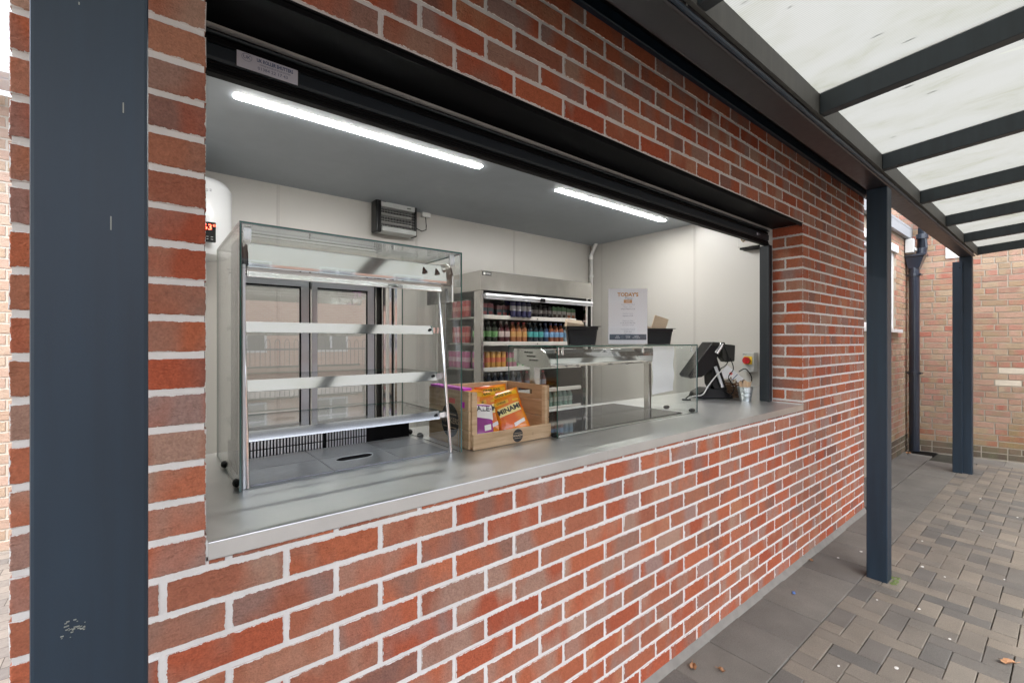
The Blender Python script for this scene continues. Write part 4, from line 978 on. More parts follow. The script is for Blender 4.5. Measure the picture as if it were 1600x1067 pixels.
b_ = MB(); b_.box(1.45, 2.34, 1.58, 1.70, 1.325, 1.339); [b_.tube([(x, 1.5785, 1.328), (x, 1.574, 1.328)], .006, 8, 1) for x in (1.62, 1.70, 1.95, 1.97, 2.1)]; part(b_, 'heat_lamp_tray', [M['steel'], M['inkblack']], so_, bevel=.001)
for x in (1.432, 2.350):
    b_ = MB(); b_.box(x, x+.036 if x < 2 else x+.024, 1.605, 1.64, S1+.006, 1.34); b_.box(x+.002, x+.034 if x < 2 else x+.022, 1.602, 1.6045, S1+.012, 1.315, 1); part(b_, 'gantry_post', [M['steel'], M['black'] if x > 2 else M['steel']], so_, bevel=.002)
b_ = MB(); b_.box(1.413, 2.417, 1.425, 1.925, S1, S1+.005); part(b_, 'hob_frame', M['steel'], so_)
for a, b in ((1.418, 1.745), (1.748, 2.080), (2.083, 2.412)):
    for c, d in ((1.430, 1.673), (1.676, 1.919)):
        b_ = MB(); b_.box(a, b, c, d, S1+.0052, S1+.009); part(b_, 'hob_tile', M['hob'], so_)
for p in ((1.400, 1.43), (2.528, 1.43), (2.528, 1.60)):
    b_ = MB(); b_.sphere((*p, S1+.010), (.026, .016, .011), 8); part(b_, 'glass_foot', M['rubber'], so_, smooth=True)
for x in (1.372+.03, 1.43, 2.02, 2.50):
    b_ = MB(); b_.tube([(x, QY+.014, QT-.002), (x, QY+.014, QT-.035)], [.004, .007], 8); part(b_, 'glass_screw', M['steel'], so_)

# menu in acrylic holder, facing the camera side
def facing(x, y, z, rz=-38.93): return Matrix.Translation((x, y, z)) @ Matrix.Rotation(R(rz), 4, 'Z')
mn = thing('menu_holder', 'upright white printed menu sheet in a clear holder on the glass shelf', 'menu', (2.006, 1.50, QT+t6+.0006), R(-38.93))
b_ = MB(); b_.box(-.106, .106, -.003, -.0018, .0, .300, 0, ('y', 1)); b_.box(-.106, .106, .0018, .003, 0, .300, 0, ('y', 1)); b_.box(-.106, .106, -.02, .05, 0, .002, 0); b_.build('acrylic_stand', [M['acrylic'], M['acrylic_edge']], mn)
b_ = MB(); b_.box(-.1035, .1035, -.0008, .0008, .004, .298)
fz = lambda z, x=0: Matrix.Translation((x, -.0014, z)) @ Matrix.Rotation(R(90), 4, 'X')
b_.text("TODAY'S", .027, fz(.266), 1, bold=.0012); b_.text('Menu', .018, fz(.2475, .004), 2)
b_.box(-.022, .022, -.0012, -.0009, .222, .240, 3); b_.text('£2.50', .010, fz(.231), 0)
for z, s, g_ in ((.214, 'Crusty Cheese Roll', 4), (.202, 'Panini - Ham', 4), (.190, 'VEGETARIAN £2.50', 2), (.166, 'Chicken Curry', 4), (.154, 'Baguette £3.00', 2), (.128, 'Pepperoni Pizza', 4), (.116, '£1.00 SLICE SPECIAL', 2), (.105, 'with garlic bread', 4), (.082, 'Homemade Cookies', 4), (.070, '£1.00 each', 2), (.059, 'Brownies', 4)):
    b_.text(s, .0092, fz(z), g_)
b_.box(-.0985, .0985, -.0012, -.0009, .026, .056, 5)
for x, s in ((-.055, 'HOT\nDRINKS'), (0, 'TEA 80p\nLATTE'), (.045, 'COFFEE\nHOT CHOC')): b_.text(s, .0075, fz(.041, x), 0)
b_.build('menu_sheet', [M['paper'], M['orange'], M['inkgrey'], M['orange'], mat('light_grey_print', (.45, .46, .52), .6), mat('slate_band', (.085, .11, .14), .6)], mn)
# hanging paper
b_ = MB(); vs = []; fs = []
for j in range(13):
    z = 1.422-.265*j/12
    for i in range(5): vs.append((2.175+.21*i/4+.03*(j/12)**2*(i/4), 1.462+.02*(j/12)**2*(i/4)-.004*math.sin(j), z+.006*(i/4)*(j/12)))
for j in range(12):
    for i in range(4): fs.append((j*5+i, j*5+i+1, (j+1)*5+i+1, (j+1)*5+i))
b_.add(vs, fs); b_.abs = True
tag(b_.build('paper_sheet', M['paper'], loc=(2.28, 1.46, 1.16), smooth=True), 'white sheet of paper hanging under the gantry at its right end', 'paper')

# black containers with kraft pieces
def container(x, y, rz, label):
    t = thing('food_pan', label, 'container', (x, y, QT+t6+.0006), R(rz), 'black food pans on the glass shelf')
    b_ = MB(); w, d, h, tp = .076, .042, .094, .009
    def rr(w, d, z): return [(-w, -d+.008, z), (-w+.008, -d, z), (w-.008, -d, z), (w, -d+.008, z), (w, d-.008, z), (w-.008, d, z), (-w+.008, d, z), (-w, d-.008, z)]
    L = [rr(w-tp, d-tp, 0), rr(w, d, h-.02), rr(w+.003, d+.003, h-.018), rr(w+.003, d+.003, h-.003)]
    vs = [p for l_ in L for p in l_]; fs = [tuple(range(8))[::-1]]+[(8*r+i, 8*r+(i+1) % 8, 8*r+8+(i+1) % 8, 8*r+8+i) for r in range(3) for i in range(8)]
    b_.add(vs, fs)
    I = [rr(w+.002, d+.002, h-.003), rr(w-tp-.003, d-tp-.003, .004)]
    b_.add([p for l_ in I for p in l_], [(i+8, (i+1) % 8+8, (i+1) % 8, i) for i in range(8)]+[tuple(range(8, 16))])
    b_.build('body', M['blackplastic'], t)
    b_ = MB(); o_ = rr(w+.016, d+.012, h); i_ = rr(w, d, h)
    o2 = [(a, b, c-.003) for a, b, c in o_]; i2 = [(a, b, c-.003) for a, b, c in i_]
    b_.add(o_+i_+o2+i2, [(i, (i+1) % 8, 8+(i+1) % 8, 8+i) for i in range(8)]+[(16+i, 24+i, 24+(i+1) % 8, 16+(i+1) % 8) for i in range(8)]+[(i+16, (i+1) % 8+16, (i+1) % 8, i) for i in range(8)])
    b_.build('rim', M['blackplastic'], t); return t
container(1.735, 1.585, -38, 'black food pan left of the menu with kraft trays lying in it')
container(2.395, 1.575, -38, 'black food pan half hidden behind the right edge of the menu')
def card(x, y, z, w, h, d, eul, label, grp='folded kraft trays standing in the black pans'):
    b_ = MB(); b_.box(-w/2, w/2, -d/2, d/2, 0, h); b_.box(-w/2+.003, w/2-.003, -d/2-.0012, -d/2-.0002, h*.45, h*.455)
    o = b_.build('kraft_tray', M['kraft'], loc=(x, y, z), rot=eul, bevel=.003); return tag(o, label, 'tray', grp)
card(1.71, 1.615, 1.518, .085, .035, .09, (R(14), R(8), R(-38)), 'thick kraft tray stack tilting out of the pan left of the menu')
card(2.315, 1.63, 1.485, .045, .065, .03, (R(0), R(28), R(-38)), 'small kraft tray corner at the left of the right-hand pan')
card(2.375, 1.57, 1.490, .085, .11, .012, (R(-4), R(18), R(-38)), 'kraft tray leaning upright out of the right-hand pan')

# ------------------------------------------------------------------ crate with crisps
cr = thing('wooden_crate', 'open fronted pine crisp crate with round black logo on the counter', 'crate', (1.18, 1.6, SILL))
CX0, CX1, CY0, CY1, CH = .968, 1.388, 1.445, 1.775, .225
def plank(nm, a, b, c, d, e, f, m='wood', bev=.0015): b_ = MB(); b_.box(a, b, c, d, SILL+e, SILL+f); return part(b_, nm, M[m], cr, bevel=bev)
plank('front_board', CX0+.010, CX1, CY0-.0, CY0+.010, .001, .060)
plank('bottom_board', CX0+.012, CX1-.012, CY0+.011, CY1-.012, .001, .010, 'wood2')
for i, (a, b) in enumerate(((.001, .073), (.075, .148), (.150, CH))):
    plank('side_board', CX0, CX0+.010, CY0+.018, CY1, a, b, 'wood')
    plank('back_board', CX0+.0105, CX1-.0105, CY1-.010, CY1, a, b, 'wood' if i == 2 else 'wood2')
for i, (a, b) in enumerate(((.001, .085), (.087, .158))): plank('side_board', CX1-.010, CX1, CY0+.012, CY1, a, b, 'wood2')
b_ = MB()
for (a, b, e, f) in ((CY0+.012, CY1, .200, CH), (CY0+.012, CY1, .160, .178), (CY0+.012, CY0+.115, .178, .200), (CY0+.225, CY1, .178, .200)): b_.box(CX1-.010, CX1, a, b, SILL+e, SILL+f)
part(b_, 'side_board', M['wood2'], cr)
plank('corner_post', CX0+.0105, CX0+.035, CY0+.0105, CY0+.030, .010, CH-.004); plank('corner_post', CX1-.026, CX1-.0105, CY0+.0105, CY0+.034, .010, CH-.002)
plank('corner_post', CX0+.0105, CX0+.03, CY1-.034, CY1-.0105, .010, CH); plank('corner_post', CX1-.035, CX1-.0105, CY1-.034, CY1-.0105, .010, CH)
def logo(x, y, z, r, rzdeg, size):
    b_ = MB(); m_ = Matrix.Translation((x, y, z)) @ Matrix.Rotation(R(rzdeg), 4, 'Z') @ Matrix.Rotation(R(90), 4, 'X')
    pts = [m_ @ Vector((r*math.cos(2*math.pi*k/28), r*math.sin(2*math.pi*k/28), .0006)) for k in range(28)]
    b_.add(pts, [tuple(range(28))], 0); b_.text('WALKERS', size, m_ @ Matrix.Translation((0, 0, .0011)), 1, bold=size*.02)
    for s in (1, -1): b_.add([m_ @ Vector(p) for p in ((-r*.72, s*r*.42, .0011), (r*.72, s*r*.42, .0011), (r*.72, s*r*.36, .0011), (-r*.72, s*r*.36, .0011))], [(0, 1, 2, 3)], 1)
    return part(b_, 'round_logo', [M['inkblack'], M['kraft']], cr)
logo(1.198, CY0-.0002, SILL+.031, .027, 0, .0125)
logo(CX0-.0002, 1.60, SILL+.098, .068, -90, .032)
b_ = MB(); b_.box(CX0-.004, CX0+.035, CY0+.05, CY1-.02, SILL+CH+.001, SILL+CH+.010); b_.abs = True
tag(b_.build('magenta_card', M['magenta'], loc=(CX0, 1.6, SILL+CH)), 'magenta card strip lying on the top left edge of the crate', 'card')
b_ = MB(); b_.box(CX0-.0022, CX0-.0012, CY0+.115, CY0+.16, SILL+.170, SILL+.190); b_.box(CX0-.0022, CX0-.0012, CY0+.045, CY0+.07, SILL+.160, SILL+.182, 1); part(b_, 'price_tab', [M['coral'], M['magenta']], cr)

def bag_mat(name, base, alt, third):
    m, n, l, p = nodes_of(name)
    tc = n.new('ShaderNodeTexCoord'); t1 = n.new('ShaderNodeTexVoronoi'); t1.inputs['Scale'].default_value = 26; l.new(tc.outputs['Object'], t1.inputs['Vector'])
    t2 = n.new('ShaderNodeTexNoise'); t2.inputs['Scale'].default_value = 14; l.new(tc.outputs['Object'], t2.inputs['Vector'])
    a = ramp(n, l, t2.outputs[0], [(.42, base), (.58, alt)])
    sp = n.new('ShaderNodeSeparateXYZ'); l.new(tc.outputs['Object'], sp.inputs[0])
    lo = ramp(n, l, math_(n, l, 'MULTIPLY_ADD', t1.outputs[0], -3., .9), [(.3, (0, 0, 0)), (.5, (1, 1, 1))])
    low = math_(n, l, 'LESS_THAN', sp.outputs[2], .07)
    mx = n.new('ShaderNodeMix'); mx.data_type = 'RGBA'; l.new(math_(n, l, 'MULTIPLY', low, lo), mx.inputs['Factor']); l.new(a, mx.inputs['A']); mx.inputs['B'].default_value = (*third, 1)
    l.new(mx.outputs['Result'], p.inputs['Base Color']); p.inputs['Roughness'].default_value = .24; p.inputs['Coat Weight'].default_value = .5
    nb = n.new('ShaderNodeTexNoise'); nb.inputs['Scale'].default_value = 30; nb.inputs['Distortion'].default_value = 1.5; l.new(tc.outputs['Object'], nb.inputs['Vector'])
    bp = n.new('ShaderNodeBump'); bp.inputs['Strength'].default_value = .7; bp.inputs['Distance'].default_value = .004; l.new(nb.outputs[0], bp.inputs['Height']); l.new(bp.outputs[0], p.inputs['Normal'])
    return m
BO = bag_mat('orange_crisp_foil', (.72, .12, .008), (.80, .26, .012), (.72, .36, .10))
BP = bag_mat('purple_crisp_foil', (.24, .01, .20), (.32, .02, .26), (.80, .72, .55))
YEL = mat('yellow_band', (.80, .44, .02), .3); WHT = mat('white_panel_print', (.8, .78, .74), .4)
def crisp_bag(loc, rot, label, kind='orange', w=.145, h=.205):
    def bul(x, z):
        a, b = 2*x/w, 2*z/h-1
        return .028*max(0, 1-a**4)**.6*max(0, 1-b**6)**.7+.0015*math.sin(60*x+40*z)
    b_ = MB(); nx, nz = 14, 18
    for sgn in (-1, 1):
        vs = []
        for j in range(nz+1):
            for i in range(nx+1):
                x = -w/2+w*i/nx; z = h*j/nz
                pin = 1-.05*math.sin(math.pi*j/nz)*abs(2*x/w)
                vs.append((x*pin+.001*math.sin(j*2.2), sgn*bul(x, z), z))
        fs = [(j*(nx+1)+i, j*(nx+1)+i+1, (j+1)*(nx+1)+i+1, (j+1)*(nx+1)+i) for j in range(nz) for i in range(nx)]
        if sgn > 0: fs = [f[::-1] for f in fs]
        b_.add(vs, fs, 0)
    on = lambda v: (v[0], -bul(v[0], v[2])-.0014, v[2])
    def patch(x0, x1, z0, z1, mi, sk=0.):
        vs = []; n1, n2 = 8, 4
        for j in range(n2+1):
            for i in range(n1+1):
                x = x0+(x1-x0)*i/n1; z = z0+(z1-z0)*j/n2+sk*x; vs.append((x, -bul(x, z)-.0009, z))
        b_.add(vs, [(j*(n1+1)+i, j*(n1+1)+i+1, (j+1)*(n1+1)+i+1, (j+1)*(n1+1)+i) for j in range(n2) for i in range(n1)], mi)
    TX = lambda x, z, a=0: Matrix.Translation((x, 0, z)) @ Matrix.Rotation(R(a), 4, 'Y') @ Matrix.Rotation(R(90), 4, 'X')
    if kind == 'orange':
        patch(-.062, .062, .172, .190, 1); b_.text('GRAB BAG', .016, TX(0, .181), 2, fn=on, bold=.0004)
        patch(-.052, .012, .140, .156, 1, .05); b_.text('CHEESE', .012, TX(-.02, .147), 2, fn=on, bold=.0003)
        patch(-.045, .055, .090, .128, 3, .1); b_.text('MINAMI', .030, TX(.004, .110, -6), 2, fn=on, bold=.0012)
        patch(.005, .055, .030, .045, 4, .25); patch(.03, .058, .140, .150, 1, .0)
    else:
        patch(-.055, .055, .095, .165, 4, -.1); b_.text('CALE', .034, TX(0, .135), 2, fn=on, bold=.0008); patch(.012, .042, .034, .058, 4, .3)
    o = b_.build('crisp_packet', [BO if kind == 'orange' else BP, YEL, M['inkblack'], mat('pale_yellow_print', (.85, .72, .30), .3) if kind == 'orange' else M['cutlery'], WHT], loc=loc, rot=rot, smooth=True)
    return tag(o, label, 'crisps', 'crisp packets in the wooden crate')
zc = SILL+.012
crisp_bag((1.235, 1.500, zc+.006), (R(-26), R(-16), R(-28)), 'orange crisp packet lying in front, its yellow and black lettering in full view')
crisp_bag((1.205, 1.60, zc+.010), (R(-12), R(-6), R(-24)), 'orange crisp packet standing upright directly behind the front packet')
crisp_bag((1.15, 1.565, zc), (R(-24), R(-10), R(-24)), 'orange crisp packet leaning at the left side of the front packet')
crisp_bag((1.06, 1.62, zc), (R(-12), R(4), R(-20)), 'orange crisp packet in the back left corner of the crate')
crisp_bag((1.058, 1.510, zc-.002), (R(-30), R(4), R(-20)), 'purple and white crisp packet in the front left corner of the crate', 'purple', .12, .165)

# ------------------------------------------------------------------ drinks fridge
FX0, FX1, FY, FYB = 2.205, 3.612, 3.15, 3.90
fr_ = thing('drinks_fridge', 'stainless open-front drinks fridge full of bottles and cans against the back wall', 'fridge', (2.9, 3.5, .01))
b_ = MB(); b_.box(FX0, FX1, FY, FYB, 1.885, 2.052); hdp = part(b_, 'header_panel', M['steel'], fr_, bevel=.002)
b_ = MB(); b_.box(FX0, FX1, FYB-.03, FYB, .06, 1.884); part(b_, 'back_panel', M['panel'], fr_)
b_ = MB(); b_.box(2.60, FX1-.10, FYB-.036, FYB-.0305, 1.0, 1.884); part(b_, 'perforated_panel', M['white'], fr_)
b_ = MB(); b_.box(FX0, FX0+.03, FY, FY+.10, .06, 1.884); part(b_, 'front_upright', M['steel'], fr_, bevel=.002)
b_ = MB(); b_.box(FX0, FX0+.02, FYB-.16, FYB-.031, .06, 1.884); part(b_, 'rear_upright', M['steel'], fr_)
b_ = MB(); b_.box(FX0+.004, FX0+.010, FY+.101, FYB-.161, .5, 1.884, 0, ('x', 1)); part(b_, 'side_glass', [M['glass'], M['acrylic_edge']], fr_)
b_ = MB(); b_.box(FX0, FX0+.02, FY+.1005, FYB-.1605, .06, .499); part(b_, 'side_panel', M['steel'], fr_)
b_ = MB(); b_.box(FX1-.085, FX1-.055, FY+.01, FY+.05, .06, 1.884); part(b_, 'front_upright', M['chrome'], fr_, bevel=.002)
b_ = MB(); b_.box(FX1-.054, FX1-.002, FY+.012, FYB-.031, .06, 1.884); part(b_, 'side_panel', M['black'], fr_, bevel=.002)
b_ = MB(); b_.box(FX0+.031, FX1-.09, FY-.004, FY+.03, 1.855, 1.884); part(b_, 'blind_case', M['black'], fr_)
b_ = MB(); b_.tube([(FX0+.035, FY-.012, 1.84), (FX1-.02, FY-.012, 1.84)], .020, 12); b_.box(FX0+.035, FX1-.02, FY-.030, FY-.008, 1.812, 1.820); part(b_, 'night_blind', M['alu'], fr_, smooth=True)
b_ = MB(); b_.box(2.86, 2.92, FY-.036, FY-.026, 1.815, 1.85); part(b_, 'blind_handle', M['blackplastic'], fr_, bevel=.003)
b_ = MB(); b_.box(FX0+.02, FX0+.11, FY-.0035, FY-.0005, 2.012, 2.042, 0); b_.text('LINA', .022, Matrix.Translation((FX0+.078, FY-.0042, 2.027)) @ Matrix.Rotation(R(90), 4, 'X'), 1); b_.box(FX0+.026, FX0+.046, FY-.0042, FY-.0036, 2.017, 2.037, 1)
part(b_, 'name_badge', [M['inkblack'], M['white']], fr_)
b_ = MB(); b_.box(2.95, 3.13, FY+.25, FY+.45, 2.053, 2.085); b_.box(2.97, 3.11, FY+.249, FY+.2495, 2.055, 2.062); part(b_, 'vent_cover', M['boxgrey'], fr_, bevel=.004)
b_ = MB(); b_.box(FX0, FX1, FY, FYB-.03, .06, .42); part(b_, 'base', M['steel'], fr_, bevel=.002)
SH = [1.669, 1.437, 1.212, .990, .806]
for i, z in enumerate(SH):
    b_ = MB(); b_.box(FX0+.032, FX1-.09, FY+.06, FYB-.04, z-.018, z-.002); o = part(b_, 'shelf', M['steel'], fr_)
    b_ = MB(); b_.box(FX0+.032, FX1-.20 if i < 2 else FX1-.13, FY+.035, FY+.055, z-.024, z+.012); part(b_, 'price_rail', M['panel'], fr_, bevel=.002)
    b_ = MB(); b_.tube([(2.88, FY+.034, z-.008), (2.88, FY+.031, z-.008)], .006, 8); part(b_, 'rail_dot', M['inkblack'], fr_)
DM = {}
def dcol(c, rough=.22):
    g_ = sum(c)/3; k = tuple(round(.62*(x*.8+g_*.2), 3) for x in c); c = k
    if k not in DM: DM[k] = mat('drink_colour', c, rough, coat=.3, noise=.12, nscale=30)
    return DM[k]
DMESH = {}
def drink(kind, body, lab, cap, x, y, z, s=1.):
    key = (kind, body, lab, cap)
    if key not in DMESH:
        b_ = MB()
        if kind == 'bottle': b_.lathe([(.026, 0, 0), (.0325, .006, 0), (.0315, .06, 1), (.0325, .065, 1), (.0325, .115, 0), (.031, .135, 0), (.022, .163, 0), (.0125, .182, 0), (.0125, .192, 2), (.0150, .193, 2), (.0150, .211, 2), (.012, .2125, 2)], 14)
        elif kind == 'can': b_.lathe([(.025, 0, 0), (.029, .006, 0), (.029, .055, 1), (.029, .095, 0), (.029, .138, 0), (.0255, .146, 2), (.0255, .150, 2)], 14)
        elif kind == 'carton': b_.box(-.029, .029, -.02, .02, 0, .085, 0); b_.box(-.029, .029, -.02, .02, .0851, .125, 1); b_.box(-.02, .02, -.0207, -.0202, .02, .05, 2); b_.box(-.008, .008, -.008, .008, .1251, .135, 1)
        o = b_.build(kind, [dcol(body), dcol(lab, .35), dcol(cap)], smooth=(kind != 'carton'))
        DMESH[key] = o.data; bpy.data.objects.remove(o)
    nm = {'bottle': 'drink_bottle', 'can': 'drink_can', 'carton': 'drink_carton'}[kind]
    o = bpy.data.objects.new(nm, DMESH[key]); o.location = (x, y, z+.0005); o.scale = (1, 1, s); o.rotation_euler = (0, 0, random.uniform(-.5, .5) if kind != 'carton' else 0); COL.objects.link(o); return o
def rowd(kind, xs, z, body, lab, cap, label, s=1., deep=2, y=3.245):
    N = len(xs); first, *rest_ = label.split(' on the ') if ' on the ' in label else label.split(' at the ')
    for i, x in enumerate(xs):
        ordn = {1: ('only',), 2: ('left', 'right'), 3: ('left', 'middle', 'right')}.get(N, ('first', 'second', 'third', 'fourth', 'fifth', 'sixth'))[i]
        for d in range(deep):
            o = drink(kind, body, lab, cap, x, y+.085*d, z, s)
            w = label.split(' fridge shelf')[0].replace(' on the', ',').replace(' at the', ',')
            t_ = f"{ordn} {label}" if len(label.split()) < 16 else label
            if d: t_ = f'rear {label}'
            tag(o, t_, {'bottle': 'bottle', 'can': 'can', 'carton': 'carton'}[kind], label.split(' shelf')[0]+' row')
def lin(a, n, st): return [a+st*i for i in range(n)]
K = (.012, .012, .012)
rowd('carton', lin(2.30, 2, .064), SH[0], (.16, .20, .27), (.55, .12, .16), (.6, .1, .15), 'grey blue juice carton at the left end of the top fridge shelf', .9)
rowd('carton', lin(2.46, 4, .064), SH[0], (.14, .19, .24), (.35, .12, .14), (.75, .12, .14), 'slate blue juice carton with red heart shape on the top fridge shelf', .8)
rowd('can', lin(2.585, 4, .062), SH[0]+.0, (.03, .03, .12), (.65, .68, .75), (.5, .5, .5), 'silver and navy energy drink can on the top fridge shelf', 1.05, y=3.19)
rowd('can', lin(2.84, 5, .060), SH[0], (.025, .025, .025), (.45, .45, .43), (.3, .3, .3), 'black can with pale stripe on the top fridge shelf', .85)
rowd('carton', lin(3.145, 3, .066), SH[0], (.66, .66, .58), (.06, .30, .08), (.1, .06, .04), 'white juice carton with green top on the top fridge shelf', .95)
rowd('carton', lin(3.345, 2, .066), SH[0], (.70, .62, .52), (.06, .26, .08), (.75, .2, .05), 'white juice carton with orange fruit picture on the top fridge shelf', .88)
rowd('bottle', lin(2.28, 3, .068), SH[1], (.02, .035, .015), (.16, .42, .12), (.03, .06, .02), 'dark bottle with green label on the second fridge shelf', .9)
rowd('bottle', lin(2.487, 2, .068), SH[1], (.10, .012, .015), (.70, .55, .50), (.65, .62, .58), 'dark red bottle with white label on the second fridge shelf', .9)
rowd('bottle', lin(2.625, 3, .068), SH[1], (.45, .13, .02), (.75, .38, .06), (.60, .03, .02), 'orange bottle with red cap on the second fridge shelf', .9)
rowd('bottle', lin(2.832, 3, .068), SH[1], (.01, .03, .045), (.03, .50, .50), (.03, .08, .10), 'black bottle with teal label on the second fridge shelf', .9)
rowd('bottle', lin(3.037, 1, .068), SH[1], (.01, .03, .09), (.10, .35, .65), (.02, .1, .3), 'navy bottle with pale blue label on the second fridge shelf', .9)
rowd('bottle', lin(3.107, 3, .068), SH[1], (.30, .07, .015), (.16, .42, .75), (.03, .10, .45), 'amber bottle with blue label and blue cap on the second fridge shelf', .9)
rowd('bottle', lin(3.313, 2, .068), SH[1], (.30, .42, .46), (.12, .30, .5), (.4, .5, .5), 'clear water bottle at the right end of the second fridge shelf', .88)
rowd('can', lin(2.275, 1, .062), SH[2], (.55, .10, .35), (.75, .35, .25), (.7, .6, .6), 'pink and red can at the left end of the third fridge shelf', 1.)
rowd('can', lin(2.335, 4, .060), SH[2], (.85, .42, .03), (.80, .14, .03), (.75, .6, .3), 'yellow and orange can on the third fridge shelf', 1.)
rowd('can', lin(2.580, 2, .060), SH[2], (.70, .22, .35), (.35, .50, .20), (.7, .6, .6), 'pink and green can on the third fridge shelf', .95)
rowd('carton', lin(2.70, 2, .066), SH[2], (.25, .62, .25), (.2, .55, .2), (.7, .7, .6), 'green carton on the third fridge shelf', .55)
rowd('bottle', lin(2.285, 1, .068), SH[3], (.05, .05, .03), (.5, .5, .1), (.75, .70, .05), 'dark bottle with yellow cap on the fourth fridge shelf', .85)
rowd('bottle', lin(2.355, 6, .068), SH[3], (.03, .045, .08), (.12, .16, .24), (.55, .58, .62), 'dark blue bottle with pale cap on the fourth fridge shelf', .85)
rowd('bottle', lin(2.80, 4, .068), SH[3], (.14, .02, .02), (.25, .28, .34), (.60, .04, .05), 'red capped bottle on the fourth fridge shelf behind the gantry', .85)
rowd('bottle', lin(3.02, 6, .070), SH[4], (.20, .40, .32), (.40, .56, .48), (.05, .25, .14), 'clear green water bottle on the fifth fridge shelf', .85)
for i, z in enumerate(SH[:2]):
    for d in range(4): tag(drink('can', (.50, .03, .03), (.65, .16, .12), (.5, .5, .5), 2.255, 3.42+.07*d, z, 1), 'red can by the glass side of the fridge', 'can', 'red cans by the glass side of the fridge')
for d in range(5): tag(drink('can', (.60, .10, .30), (.75, .4, .5), (.5, .5, .5), 2.255, 3.42+.07*d, SH[2], 1), 'pink can by the glass side of the fridge', 'can', 'pink cans by the glass side of the fridge')

# ------------------------------------------------------------------ till, cables, bucket at the right end
ti = thing('till', 'black touchscreen till seen from behind, tilted on a stubby stand', 'till', (3.30, 1.72, SILL), R(-38.93))
S2 = .001
# local frame: x across the picture, y away, z up
b_ = MB(); b_.prism([(-.20, .168), (-.185, .147), (-.10, .158), (-.02, .215), (.052, .395), (.040, .412), (-.02, .415)], -.09, .10, 'y')
b_.t = Matrix.Identity(4); b_.build('screen', M['blackplastic'], ti, bevel=.006, loc=(0, 0, 0), seg=2)
b_ = MB(); b_.box(-.03, .065, -.105, .06, .385, .412); b_.build('screen_back', M['olive'], ti, bevel=.006)
b_ = MB(); b_.tube([(.0, -.10, .33), (.045, -.10, .40)], .020, 10); b_.build('hinge', M['steel'], ti, smooth=True)
b_ = MB(); b_.prism([(.035, .40), (.035, .30), (.06, .268), (.125, .275), (.13, .39), (.10, .395)], -.12, -.04, 'y'); b_.build('customer_display', M['olive'], ti, bevel=.004)
b_ = MB(); b_.prism([(-.03, .26), (.02, .30), (.10, .06), (.02, .03), (-.02, .10)], -.07, .06, 'y'); b_.build('stand', M['blackplastic'], ti, bevel=.006)
b_ = MB(); b_.tube([(.0, -.085, .235), (.052, -.085, .085)], .011, 10); b_.build('stand_strut', M['alu'], ti, smooth=True)
b_ = MB(); b_.prism([(-.13, S2), (-.12, .035), (-.05, .075), (.06, .065), (.13, .02), (.13, S2)], -.09, .09, 'y'); b_.build('base', M['blackplastic'], ti, bevel=.008, seg=2)
def cable(name, pts, r, m, label):
    # catmull-rom smoothing
    P = [Vector(p) for p in pts]; out = []
    for i in range(len(P)-1):
        p0, p1, p2, p3 = P[max(i-1, 0)], P[i], P[i+1], P[min(i+2, len(P)-1)]
        for k in range(6):
            t_ = k/6; out.append(.5*((2*p1)+(-p0+p2)*t_+(2*p0-5*p1+4*p2-p3)*t_**2+(-p0+3*p1-3*p2+p3)*t_**3))
    out.append(P[-1]); b_ = MB(); b_.tube(out, r, 6, 0); b_.abs = True
    return tag(b_.build(name, m, loc=pts[0], smooth=True), label, 'cable')
def loc_t(x, y, z):
    v = Matrix.Rotation(R(-38.93), 4, 'Z') @ Vector((x, y, 0)); return (3.30+v.x, 1.72+v.y, SILL+z)
cable('cable', [loc_t(.04, -.13, .22), loc_t(-.02, -.14, .17), loc_t(-.08, -.15, .10), loc_t(-.13, -.17, .04), loc_t(-.20, -.17, .028), loc_t(-.235, -.17, .005)], .0045, M['white'], 'white cable curving down from the till to the counter')
cable('cable', [loc_t(-.02, -.10, .12), loc_t(-.06, -.13, .09), loc_t(-.10, -.14, .03), loc_t(-.19, -.12, .03), loc_t(-.23, -.12, .006)], .0035, M['rubber'], 'thin black cable running left from the till base')
cable('cable', [loc_t(.09, -.125, .30), loc_t(.11, -.13, .22), loc_t(.07, -.14, .16), loc_t(.11, -.14, .08), loc_t(.06, -.15, .01)], .0035, M['rubber'], 'black cable looping below the customer display')
cable('cable', [loc_t(.05, -.12, .38), loc_t(.075, -.13, .30), loc_t(.055, -.135, .25), loc_t(.02, -.12, .22)], .0035, M['rubber'], 'black cable hooked behind the till screen hinge')
b_ = MB(); b_.box(-.03, .03, -.012, .012, 0, .008)
tag(b_.build('cable_grommet', M['rubber'], loc=loc_t(-.245, -.17, .0008), rot=(0, 0, R(-38.93)), bevel=.003), 'flat black cable outlet on the counter left of the till', 'grommet')
